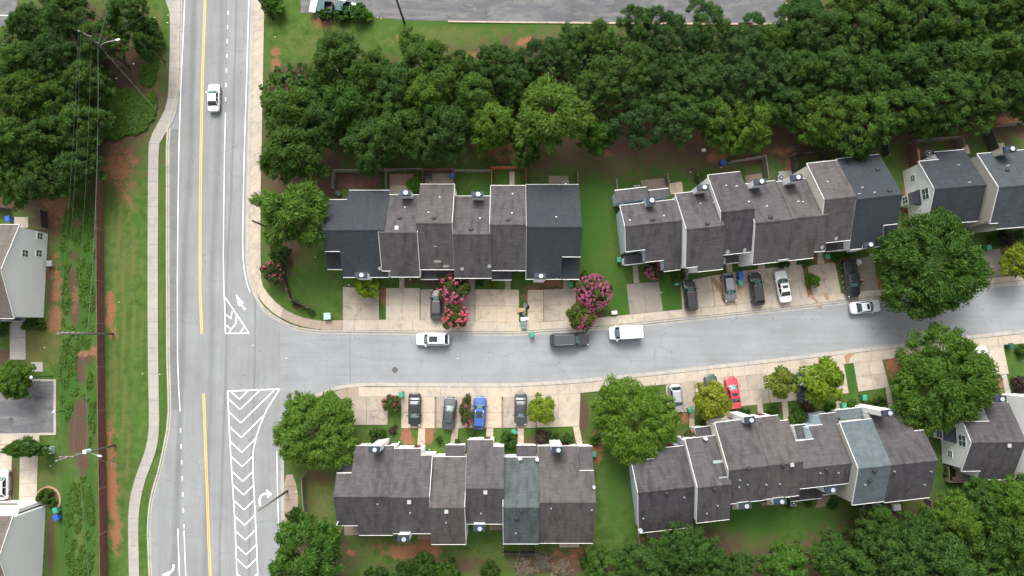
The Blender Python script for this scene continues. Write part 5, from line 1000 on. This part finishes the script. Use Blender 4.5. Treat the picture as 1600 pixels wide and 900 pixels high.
p4 = upole(430,361,9,'utility pole showing between the trees on the verge of the right pavement', .9, mat=M_POLED)
p5 = upole(449,767,11.3,'lone pole on the curving path, reaching over the turn arrow', 0)
p6 = upole(632,36,11.3,'lone dark pole on the grass at the edge of the car park', 0, mat=M_POLED)
p7 = upole(427,30,10.5,'dark pole beside the pavement at the top of the main road', 0, mat=M_POLED)
def wire(a, za, b, zb, sag, r, label, mat=M_WIRE, dx=0):
    A_ = Vector((a.x+dx, a.y, za)); B_ = Vector((b.x+dx, b.y, zb)); n = 22; pts = []
    for i in range(n+1): t = i/n; q = A_.lerp(B_, t); q.z -= sag*4*t*(1-t); pts.append(q)
    m = MB(); m.tube(pts, r, 5); o = m.build('power_line', mat); tag(o, label, 'power line', 'power and telephone lines')
nN = G(260,-230); nS = G(190,1130)
for nm, a, b, ha, hb in (('above the upper left wood', p1, nN, 11.8, 12), ('between the first two poles', p1, p2, 11.8, 12), ('between the middle pole and the transformer pole', p2, p3, 12, 12.6), ('from the transformer pole to the bottom frame', p3, nS, 12.6, 12)):
    wire(a, ha+.3, b, hb+.3, .5, .008, f'thin top wire {nm}'); wire(a, ha-1.3, b, hb-1.9, .6, .009, f'left lower wire {nm}', dx=-.75); wire(a, ha-1.3, b, hb-1.9, .6, .009, f'right lower wire {nm}', dx=.75)
    wire(a, ha-4.0, b, hb-5.9, .8, .03, f'thick cable {nm}', M_CABLE)
wire(p1, 8, p4, 8.6, .5, .010, 'thin line crossing the main road from lamp pole to verge pole'); wire(p1, 8, G(470,-60), 9, .5, .010, 'thin line from the lamp pole rising to the top frame across the road')
wire(p3, 8, p5, 10.8, .5, .012, 'thin line crossing the main road near the turn arrow'); wire(p7, 10, p6, 10.8, .5, .03, 'pale line along the top edge near the car park'); wire(p4, 8.6, G(500,480), .5, 0, .012, 'stay wire running down beside the corner fence')
for px, py, h, L_ in ((81.5,587.5,4.3,'short black lamp post beside the parking court'),(100,642,2.2,'small dark post on the grass right of the parking court')):
    g = G(px, py); e = empty('lamp_post', (g.x, g.y, 0), 0, L_, 'lamp post'); m = MB(); m.tube([(0, 0, 0), (0, 0, .5), (0, 0, h)], [.09, .06, .05], 8); m.build('post', M_BLK, e); m = MB(); m.loft([[(r*math.cos(a*.785), r*math.sin(a*.785), z) for a in range(8)] for z, r in ((h, .12), (h+.1, .26), (h+.22, .10))]); m.build('lamp_head', M_GALV, e)

# ---------------- fences ----------------
F_GREY = mat_boards('weathered_fence_boards', (.15,.135,.115), (.24,.21,.175)); F_BRN = mat_boards('red_brown_fence_boards', (.13,.056,.042), (.19,.088,.066)); F_RED = mat_boards('orange_red_fence_boards', (.32,.075,.03), (.42,.12,.05)); F_DARK = mat_boards('dark_screen_boards', (.035,.035,.032), (.06,.058,.05)); F_POST = flat('fence_post_timber', (.26,.20,.14), .9)
def fence(pts, h, mat, label, step=2.4, posts=True, name='board_fence', cap=True):
    P_ = [G(*p) for p in pts]; e = empty(name, (*P_[0], 0), 0, label, 'fence', 'garden fences'); o = P_[0]; m = MB(); c = MB(); ps = []
    for a, b in zip(P_, P_[1:]):
        d = b-a; L = d.length; az = math.atan2(d.y, d.x); mid = (a+b)/2-o; m.box((mid.x, mid.y, h/2), (L, .035, h-.04), rz=az); c.box((mid.x, mid.y, h+.01), (L+.08, .10, .05), rz=az); n = max(1, round(L/step))
        for i in range(n+1): ps.append(a.lerp(b, i/n)-o)
    m.build('board_panel', mat, e); 
    if cap: c.build('top_rail', mat, e)
    done = []
    if posts:
        for q in ps:
            if all((q-r).length > .6 for r in done): done.append(q); k = MB(); k.box((q.x, q.y, (h+.08)/2), (.11, .11, h+.08)); k.build('post', F_POST if len(done) < 90 else F_POST, e)
    return e
fence([(161.5,280),(162.5,440),(164.5,640),(166.5,760),(168.5,900),(172,1100)], 1.85, F_BRN, 'long red-brown board fence along the mown strip left of the main road', 7)
fence([(523,297),(525,269.5),(605,268.5),(606,297)], 1.7, F_GREY, 'grey fence round the deck yard of the leftmost upper townhouse')
fence([(607.5,268.3),(660.5,268)], 1.7, F_GREY, 'fence behind the brick paved yard'); fence([(662,288),(663,268.3),(709,268.5),(710,288)], 1.6, F_BRN, 'reddish fence round the yard with a dark table'); fence([(712,269),(766,269.5)], 1.5, F_GREY, 'thin fence behind the grassy yard of the upper left row')
fence([(768.5,290),(769,265.5),(821,264.5),(821.5,287)], 1.7, F_RED, 'bright orange-red fence behind the fifth upper townhouse'); fence([(901,272),(901.5,288)], 1.6, F_GREY, 'short grey fence stub at the right end of the upper left row')
fence([(961,284),(962,300)], 1.7, F_GREY, 'short fence stub at the rear left corner of the upper right row'); fence([(1039,276),(1042,292)], 1.8, F_GREY, 'thick wooden screen between two patios, upper right row'); fence([(1087,276),(1090,290)], 1.6, F_DARK, 'dark screen with plants by the second upper right townhouse')
fence([(1138,256),(1190,248),(1195,282)], 1.7, F_GREY, 'grey L-shaped fence behind the third upper right townhouse'); fence([(1238,279),(1235,245),(1280,240),(1283,256)], 1.8, F_DARK, 'dark fence on three sides of a small green yard, upper right')
fence([(1378,226),(1381,246)], 1.5, F_DARK, 'dark thin fence at the back right corner of the upper right row'); fence([(1416,226),(1421,262)], 2.4, F_BRN, 'wide red-brown fence left of the top right gable yard'); fence([(1423,224),(1492,218),(1495,234)], 1.8, F_GREY, 'weathered fence behind the top right gable yard'); fence([(1533,207),(1545,238)], 2.2, F_DARK, 'dark green-black fence between two yards at the top right')
fence([(1552,199),(1610,194)], 1.6, F_GREY, 'grey fence at the top right corner by the trees'); fence([(447,392),(445,425),(452,452),(457,468),(484,481)], 1.3, F_DARK, 'dark rail fence curving down the corner lawn')
fence([(476,743),(478,780),(484,826)], 1.6, F_GREY, 'grey board fence beside the lower left row and the path'); fence([(535,826),(535,836)], 1.6, F_GREY, 'tiny fence stub behind the lower left row'); fence([(787,851),(786.5,861),(836,861),(836,850)], 1.4, F_DARK, 'low fence round the small yard under the green-grey roof')
fence([(921,849),(921.5,861)], 1.5, F_GREY, 'short fence stub at the bottom right of the lower left row'); fence([(1342,785),(1343,811)], 1.5, F_POST, 'thin pale fence left of the cluttered yard'); fence([(1350,790),(1353,810),(1362,815)], 1.7, F_DARK, 'dark fence around the cluttered yard, lower right'); fence([(1444,778),(1448,800)], 1.6, F_GREY, 'fence at the right end of the lower right row')
fence([(1475,727),(1476,751),(1506,751)], 1.1, F_POST, 'low pale fence round the hedge and patio, lower right edge'); fence([(995,833),(997,846)], 1.4, F_GREY, 'short fence stub at the rear left of the lower right row')
fence([(73,330),(75,358)], 1.5, F_DARK, 'thin dark fence behind the left white house'); fence([(-20,326),(18,327)], 1.7, F_DARK, 'dark fence behind the patio of the left house'); fence([(785,452),(785,470)], .4, F_POST, 'x', posts=False) if 0 else None
for x0 in ((680.5,624,666),(785,626,669)):
    fence([(x0[0], x0[1]), (x0[0], x0[2])], .32, M_PINK, 'low brick edging between driveways, left of the charcoal saloon' if x0[0] < 700 else 'low brick edging between driveways, right of the blue car', posts=False, name='driveway_edging')

# ---------------- bins, boxes and small things ----------------
B_GRN = flat('green_bin_plastic', (.035,.26,.16), .5, var=.08); B_BLU = flat('blue_bin_plastic', (.02,.09,.42), .5, var=.08); B_DG = flat('dark_green_plastic', (.012,.07,.05), .5)
def wbin(px, py, mat, label, rz=0, z0=.0, w=.62):
    g = G(px, py, 1.0); e = empty('wheelie_bin', (g.x, g.y, z0), R_(rz), label, 'wheelie bin', 'wheelie bins'); m = MB()
    m.loft([[(x*k, y*k, z) for x, y in ((-w/2, -.34), (w/2, -.34), (w/2, .34), (-w/2, .34))] for z, k in ((.08, .78), (.95, 1.0), (1.0, 1.06))]); m.build('bin_body', mat, e)
    m = MB(); m.loft([[(x*k, y*k+.02, z) for x, y in ((-w/2, -.38), (w/2, -.38), (w/2, .38), (-w/2, .38))] for z, k in ((1.005, 1.08), (1.06, 1.04), (1.10, .8))]); m.build('lid', mat, e, bevel=.02)
    m = MB(); m.tube([(-w*.4, .44, .98), (w*.4, .44, .98)], .025, 6); m.build('handle', M_BLK, e)
    for s in (-1, 1): m = MB(); m.tube([(s*(w*.44), .28, .12), (s*(w*.44)+s*.06, .28, .12)], .12, 12); m.build('wheel', M_TYRE, e)
for a in ((627,617,B_GRN,'green wheelie bin on the lower pavement beside the first lower driveway',12,.11),(803.5,675,B_GRN,'green wheelie bin in the bushes in front of the lower left row',35),(831,523,B_GRN,'green wheelie bin alone in the gutter beside the parked black estate',20,.02),
    (892,445,B_GRN,'green wheelie bin between the upper left row and the pink crape myrtle',4),(1057.5,442,B_GRN,'green wheelie bin on the lawn left of the black crossover',3),(1157,442,B_GRN,'green wheelie bin just below the two blue bins',8,.1),(1157,428.5,B_BLU,'upper blue bin of the pair on the driveway',5,.1),(1157.5,434.5,B_BLU,'lower blue bin of the pair on the driveway',12,.1),
    (1293.5,401,B_GRN,'green wheelie bin at the shrubs of the upper right row, near the pickup',5),(967.5,406,B_GRN,'green wheelie bin at the left end wall of the upper right row',5),(1545.5,387,B_GRN,'green wheelie bin beside the huge tree at the right edge',8),(1581,541,B_DG,'dark green bin on the grass at the right edge, below the street',15),
    (1351.5,621.5,B_GRN,'green wheelie bin in the mulch bed, upper of two by the lower right row',6),(1319.5,634.5,B_GRN,'green wheelie bin beside the walk, lower of two by the lower right row',4),(1474.5,657,B_GRN,'green bin at the white gable wall, lower right edge',0),(86,798,B_GRN,'green wheelie bin at the corner of the lower left house',20),
    (87,809.5,B_BLU,'blue wheelie bin next to the green one at the lower left house',30),(11.5,342,B_BLU,'blue bin on the patio behind the left white house',10),(1130.5,253.5,B_BLU,'dark blue barrel-like bin behind the upper right row',40),(707,274,B_BLU,'blue bin in the back yard with a dark table',2),
    (528,302,B_DG,'dark green bin in the fenced deck yard',50),(928,710,B_GRN,'teal green bin at the right end wall of the lower left row',0),(1079,641,B_GRN,'green bin beside the large bright tree, lower right row',20)):
    wbin(*a)
def pbox(px, py, d, mat, label, name, cat, rz=0, z=0, lid=True, group=None):
    g = G(px, py, d[2]); e = empty(name, (g.x, g.y, z), R_(rz), label, cat, group); m = MB(); m.box((0, 0, d[2]/2), d, taper=.97); m.build('cabinet', mat, e, bevel=.03)
    if lid: m = MB(); m.box((0, 0, d[2]+.025), (d[0]*1.04, d[1]*1.04, .05)); m.build('lid', mat, e, bevel=.015)
    return e
M_PALEG = flat('pale_green_cabinet', (.36,.50,.46), .5, var=.05)
pbox(511,494,(.95,.95,.8),M_PALEG,'pale green utility cabinet on the corner lawn beside the pavement','utility_cabinet','utility cabinet',3); pbox(73,704,(1.2,1.0,.9),M_PALEG,'pale teal utility cabinet beside the feathery tree at the left','utility_cabinet','utility cabinet',2); pbox(960,488.5,(.8,.5,.6),M_TRIM,'whitish utility box on the lawn right of the crape myrtles','utility_cabinet','utility cabinet',6)
def acu(px, py, label, rz=0):
    g = G(px, py, .8); e = empty('air_conditioner', (g.x, g.y, 0), R_(rz), label, 'air conditioner'); m = MB(); m.box((0, 0, .42), (.85, .85, .8)); m.build('cabinet', flat('ac_grey', (.34,.35,.36), .5, .3), e, bevel=.04); m = MB(); m.tube([(0, 0, .83), (0, 0, .86)], .34, 16); m.build('fan_guard', M_BLK, e); m = MB(); m.tube([(0, 0, .862), (0, 0, .90)], .13, 10); m.build('fan_hub', M_GALV, e)
acu(1451.5,239,'white and grey air conditioner in the top right gable yard',5); acu(1515,747.5,'air conditioner in the notch of the lower right edge house'); acu(996,293.5,'pale air conditioner against the back of the upper right row',6); acu(1220.5,277.5,'round topped air conditioner behind the middle of the upper right row',6); acu(884,287,'air conditioner behind the sixth upper townhouse'); acu(1240,786.5,'pale air conditioner behind the lower right row')
# kerbside rubbish
M_CARD = flat('cardboard', (.42,.28,.15), .8); M_BAG = flat('black_plastic_bag', (.012,.012,.014), .35); M_WBAG = flat('white_plastic_bag', (.75,.76,.76), .45, var=.05); M_TOTE = flat('grey_green_tote', (.12,.17,.17), .5); M_CUSH = flat('grey_cushion_fabric', (.16,.16,.17), .9)
GJ = 'rubbish put out at the kerb'
def sbox(px, py, d, mat, label, name, cat, rz=0, z=0, flaps=False, group=GJ):
    g = G(px, py, d[2]); m = MB(); m.box((0, 0, d[2]/2), d, taper=.96)
    if flaps:
        for s in (-1, 1): m.box((s*(d[0]/2+.12), 0, d[2]-.03), (.26, d[1]*.9, .02), M=Matrix.Rotation(s*.5, 3, 'Y'))
    o = m.build(name, mat, bevel=.015); o.location = (g.x, g.y, z); o.rotation_euler = (0, 0, R_(rz)); tag(o, label, cat, group)
def bag(px, py, r, mat, label, group=GJ, h=.7, z=0):
    g = G(px, py, r*.6); gg = np.random.default_rng(int(px*7+py)); rings = []
    for k, (zz, f) in enumerate(((0, .75), (.2, 1), (.5, 1.05), (.8, .75), (.95, .25), (1.1, .12), (1.2, .22))): rings.append([(r*f*(1+.16*gg.normal())*math.cos(a*.6283), r*f*(1+.16*gg.normal())*math.sin(a*.6283), zz*r*h*1.5) for a in range(10)])
    m = MB(); m.loft(rings); o = m.build('rubbish_bag', mat); o.location = (g.x, g.y, z); tag(o, label, 'rubbish bag', group)
sbox(813.5,484.5,(.75,.6,.5),M_CARD,'open brown cardboard box on the kerbside rubbish pile','cardboard_box','box',10,0,True); sbox(819.5,483,(.42,1.9,.35),M_CUSH,'long grey cushion standing on the grass beside the cardboard box','sofa_cushion','cushion',-6); bag(824,479.5,.36,M_BAG,'black rubbish bag behind the grey cushion'); bag(816,491,.26,M_BAG,'small black bag under the cardboard box')
sbox(817.5,498.5,(.75,.55,.4),M_WBAG,'white box in the kerbside rubbish pile','white_box','box',8); bag(823,498,.28,M_WBAG,'white bag touching the white box of the kerbside pile'); bag(820.5,500.5,.24,M_BAG,'small black bag beside the white box')
sbox(818,505,(.95,.6,.45),M_TOTE,'grey storage tote with white lid edge, upper of two at the kerb','storage_tote','tote',4,.1); sbox(818.5,511,(.8,.6,.4),M_TOTE,'grey-green storage tote, lowest item of the kerbside pile','storage_tote','tote',0,.1); bag(1342,409.5,.42,M_WBAG,'white bag on the ground beside the black pickup bed',None)
# skips at the car park
M_SKIP = flat('dark_teal_steel', (.03,.085,.085), .6, .2)
def skip(px, py, d, label):
    g = G(px, py, d[2]); e = empty('rubbish_skip', (g.x, g.y, .015), R_(-5), label, 'skip', 'skips at the car park'); m = MB(); x, y, z = d[0]/2, d[1]/2, d[2]; t = .06
    for c, s in (((0, y-t/2, z/2), (d[0], t, z)), ((0, -y+t/2, z/2), (d[0], t, z)), ((x-t/2, 0, z/2), (t, d[1]-2*t, z)), ((-x+t/2, 0, z/2), (t, d[1]-2*t, z)), ((0, 0, .12), (d[0]-2*t, d[1]-2*t, .08))): m.box(c, s)
    m.build('steel_shell', M_SKIP, e); m = MB(); m.box((-x*.5, 0, z+.04), (x*.96, d[1], .05)); m.build('lid', M_SKIP, e); m = MB(); m.box((0, 0, .5), (d[0]-.3, d[1]-.3, .5)); m.build('waste_fill', M_BAG, e)
skip(507,10,(2.2,1.7,1.5),'dark teal skip with closed lid beside the grey trailer bed'); skip(536,9,(2.1,1.5,1.4),'dark teal skip piled with white bags')
bag(534,5,.35,M_WBAG,'white bag on the left of the open skip',None,z=1.15); bag(540,7,.3,M_WBAG,'white bag on the right of the open skip',None,z=1.15); sbox(551,6,(.9,.35,.25),M_WBAG,'flat white box on the ground right of the skips','white_box','box',-3,group=None); sbox(559,17.5,(.5,.35,.2),M_CARD,'small tan box on the ground near the skips','cardboard_box','box',30,group=None)
g = G(490,6,1.0); e = empty('flatbed_trailer', (g.x, g.y, .015), R_(80), 'grey slatted trailer bed standing left of the skips', 'trailer'); m = MB(); m.box((0, 0, .95), (2.6, 1.0, .12)); m.build('trailer_bed', M_TRF, e)
for s in (-1, 1): m = MB(); m.tube([(-.2, s*.56, .35), (-.2, s*.62, .35)], .34, 14); m.build('wheel', M_TYRE, e)
m = MB(); m.box((1.6, 0, .6), (.8, .1, .1)); m.build('drawbar', M_BLK, e); m = MB(); m.box((0, 0, .8), (2.2, .8, .12)); m.build('chassis', M_BLK, e)
# wooden crate-like tray by the car park kerb and the small bench-like block in the grass
for (px, py, d, mt, lb, nm, ct, rz) in ((1165,39.5,(2.1,.85,.45),F_BRN,'dark wooden inlet box at the car park kerb beside the wood','wooden_inlet_box','inlet box',0),(1100,234,(.55,.45,.35),M_TRIM,'small whitish block on the ground behind the upper right row','concrete_block','block',10),
    (668.5,275.5,(1.15,.75,.72),M_BAG,'dark square table in the reddish fenced yard','patio_table','table',0),(1156,454,(.5,.95,.10),M_CARD,'flat rusty mat on the driveway beside the grey hatchback','door_mat','mat',-8),(1322,238,(.9,.8,.6),M_BAG,'dark square item on the patio near the top trees','patio_table','table',6),(1340,237.5,(.4,.4,.9),flat('terracotta', (.5,.14,.05), .8),'orange-red item on the patio near the top trees','patio_pot','pot',0),
    (1340.5,823.5-0,(1.3,1.0,.4),M_TRF,'x','x','x',0)):
    if nm == 'x': continue
    g = G(px, py, d[2]); m = MB()
    if ct == 'table':
        m.box((0, 0, d[2]), (d[0], d[1], .05))
        for a in (-1, 1):
            for b in (-1, 1): m.box((a*(d[0]/2-.06), b*(d[1]/2-.06), d[2]/2-.02), (.06, .06, d[2]-.03))
    elif ct == 'inlet box':
        for c, s in (((0, d[1]/2, d[2]/2), (d[0], .08, d[2])), ((0, -d[1]/2, d[2]/2), (d[0], .08, d[2])), ((d[0]/2-.04, 0, d[2]/2), (.08, d[1]-.1, d[2])), ((-d[0]/2+.04, 0, d[2]/2), (.08, d[1]-.1, d[2]))): m.box(c, s)
    elif ct == 'pot': m.loft([[(r*math.cos(a*.6283), r*math.sin(a*.6283), z) for a in range(10)] for z, r in ((0, .16), (.7, .22), (.9, .2))])
    else: m.box((0, 0, d[2]/2), d, taper=.94)
    o = m.build(nm, mt, bevel=.01); o.location = (g.x, g.y, .11 if ct == 'mat' else 0); o.rotation_euler = (0, 0, R_(rz)); tag(o, lb, ct)
# cluttered yard at the back of the lower right row
sbox(1371,793,(1.3,.9,.5),M_TRF,'grey-blue cover at the back wall in the cluttered yard','covered_grill','covered grill',6,group=None); sbox(1402,793,(1.1,.9,.6),M_WBAG,'white chair-like item in the cluttered yard','garden_chair','garden chair',4,group=None); sbox(1389,805,(1.1,.6,.4),M_TRF,'tilted grey item in the middle of the cluttered yard','storage_tote','tote',-25,group=None)
# brick border round the shrubs at the lower left
m = MB(); M_BRK = flat('border_brick', (.42,.26,.17), .85, var=.25, scale=8)
cc = G(76,780); 
for k in range(20):
    a = R_(150-k*11); q = G(76+19*math.cos(a), 781-20*math.sin(a)); m.box((q.x-cc.x, q.y-cc.y, .1), (.22, .40, .2), rz=a)
o = m.build('garden_border', M_BRK); o.location = (cc.x, cc.y, 0); tag(o, 'curved brick border round two shrubs at the lower left house', 'garden border')
# small white stones / litter on the grass, seen as bright specks
SP = [(70,543),(79,728),(223,584),(186,472),(493,402),(263,24),(242,28),(262,36),(430,58),(508,35),(517,34),(590,28),(596,29),(1003,335),(1079,269),(545,445),(641,437),(943,498),(1033,457),(624,691),(671,702),(463,768),(701,605),(396,540),(448,560),(715,560),(250,585),(182,123),(209,100),(1127,262)]
for i, (x, y) in enumerate(SP):
    g = G(x, y); m = MB(); r = .09+.05*random.random(); m.loft([[(r*f*math.cos(a*1.047), r*f*.8*math.sin(a*1.047), z*r) for a in range(6)] for z, f in ((0, .8), (.5, 1), (1, .5))]); o = m.build('litter_scrap', M_WBAG); o.location = (g.x, g.y, .02); tag(o, 'tiny white scrap of litter lying on the ground', 'litter', 'scraps of litter')
# mulch edging stones beside the pickup
for i, (x, y) in enumerate(((1315.5,418.5),(1316.7,431),(1318,440.5),(1319.3,449),(1320.5,456.5))):
    g = G(x, y); m = MB(); m.loft([[(r*.7*math.cos(a*.785), r*math.sin(a*.785), z) for a in range(8)] for z, r in ((0, .24), (.1, .27), (.17, .15))]); o = m.build('edging_stone', M_TRIM); o.location = (g.x, g.y, 0); tag(o, 'white edging stone in the mulch strip left of the pickup', 'edging stone', 'white edging stones')

# ---------------- person beside the pickup ----------------
def person(px, py, rz, label):
    g = G(px, py, .9); e = empty('person', (g.x, g.y, .10), R_(rz), label, 'person')
    J = {'pel': (0, 0, .93, .13), 'wst': (.02, 0, 1.08, .115), 'chs': (.09, 0, 1.30, .135), 'nek': (.16, 0, 1.46, .055), 'hed': (.20, 0, 1.60, .095), 'top': (.20, 0, 1.68, .07)}
    for s, k in ((1, 'l'), (-1, 'r')):
        J['sh'+k] = (.10, s*.19, 1.38, .062); J['el'+k] = (.22, s*.25, 1.14, .045); J['wr'+k] = (.42, s*.20, 1.10, .032); J['ha'+k] = (.50, s*.19, 1.10, .036)
        J['hp'+k] = (0, s*.10, .88, .10); J['kn'+k] = (.04+.05*s, s*.12, .48, .062); J['an'+k] = (-.02+.06*s, s*.12, .09, .042); J['to'+k] = (.14+.06*s, s*.14, .045, .036)
    E_ = [('pel','wst'),('wst','chs'),('chs','nek'),('nek','hed'),('hed','top')]
    for k in 'lr': E_ += [('chs','sh'+k),('sh'+k,'el'+k),('el'+k,'wr'+k),('wr'+k,'ha'+k),('pel','hp'+k),('hp'+k,'kn'+k),('kn'+k,'an'+k),('an'+k,'to'+k)]
    def skin(name, keys, edges, mat, grow=0, root=None, parent=e):
        ks = list(keys); me = bpy.data.meshes.new(name); me.from_pydata([J[k][:3] for k in ks], [(ks.index(a), ks.index(b)) for a, b in edges], []); me.materials.append(mat); o = bpy.data.objects.new(name, me); COL.objects.link(o); o.parent = parent
        sk = o.modifiers.new('skin', 'SKIN'); sk.use_smooth_shade = True
        lay = me.skin_vertices[0] if me.skin_vertices else None
        if lay is None:
            bm = bmesh.new(); bm.from_mesh(me); bm.verts.layers.skin.verify(); bm.to_mesh(me); bm.free(); lay = me.skin_vertices[0]
        for i, k in enumerate(ks): r = J[k][3]+grow; lay.data[i].radius = (r, r); lay.data[i].use_root = (k == (root or ks[0]))
        o.modifiers.new('sub', 'SUBSURF').levels = 1; o.modifiers['sub'].render_levels = 2; return o
    body = skin('body', list(J), E_, flat('skin', (.42,.24,.17), .6, var=.05), 0, 'pel')
    tk = ['wst','chs','shl','shr','ell','elr']; skin('shirt', tk, [('wst','chs'),('chs','shl'),('chs','shr'),('shl','ell'),('shr','elr')], flat('pink_shirt_cloth', (.55,.27,.27), .85), .018)
    pk = ['pel','hpl','hpr','knl','knr','anl','anr']; skin('trousers', pk, [('pel','hpl'),('pel','hpr'),('hpl','knl'),('hpr','knr'),('knl','anl'),('knr','anr')], flat('black_trouser_cloth', (.015,.015,.018), .9), .018)
    m = MB(); m.loft([[(.19+r*1.05*math.cos(a*.524), r*.92*math.sin(a*.524), z) for a in range(12)] for z, r in ((1.60, .112), (1.68, .112), (1.74, .085), (1.77, .03))]); m.build('hair', M_BAG, e, smooth=True)
    for s in (-1, 1):     # hands: palm with five bent fingers
        m = MB(); b = Vector((.50, s*.19, 1.10)); m.box(b+Vector((.03, 0, 0)), (.08, .075, .03))
        for i, (dy, ln) in enumerate(((-.03, .060), (-.01, .072), (.011, .068), (.031, .052))): m.tube([b+Vector((.06, dy, 0)), b+Vector((.06+ln*.6, dy*1.1, -.008)), b+Vector((.06+ln, dy*1.1, -.035))], [.010, .009, .007], 6)
        m.tube([b+Vector((.01, -s*.035, 0)), b+Vector((.04, -s*.065, -.01)), b+Vector((.065, -s*.062, -.03))], [.012, .010, .008], 6); m.build('hand', flat('skin', (.42,.24,.17)), body)
person(1346.5,439.5,200,'person in pink top and black trousers beside the black pickup')
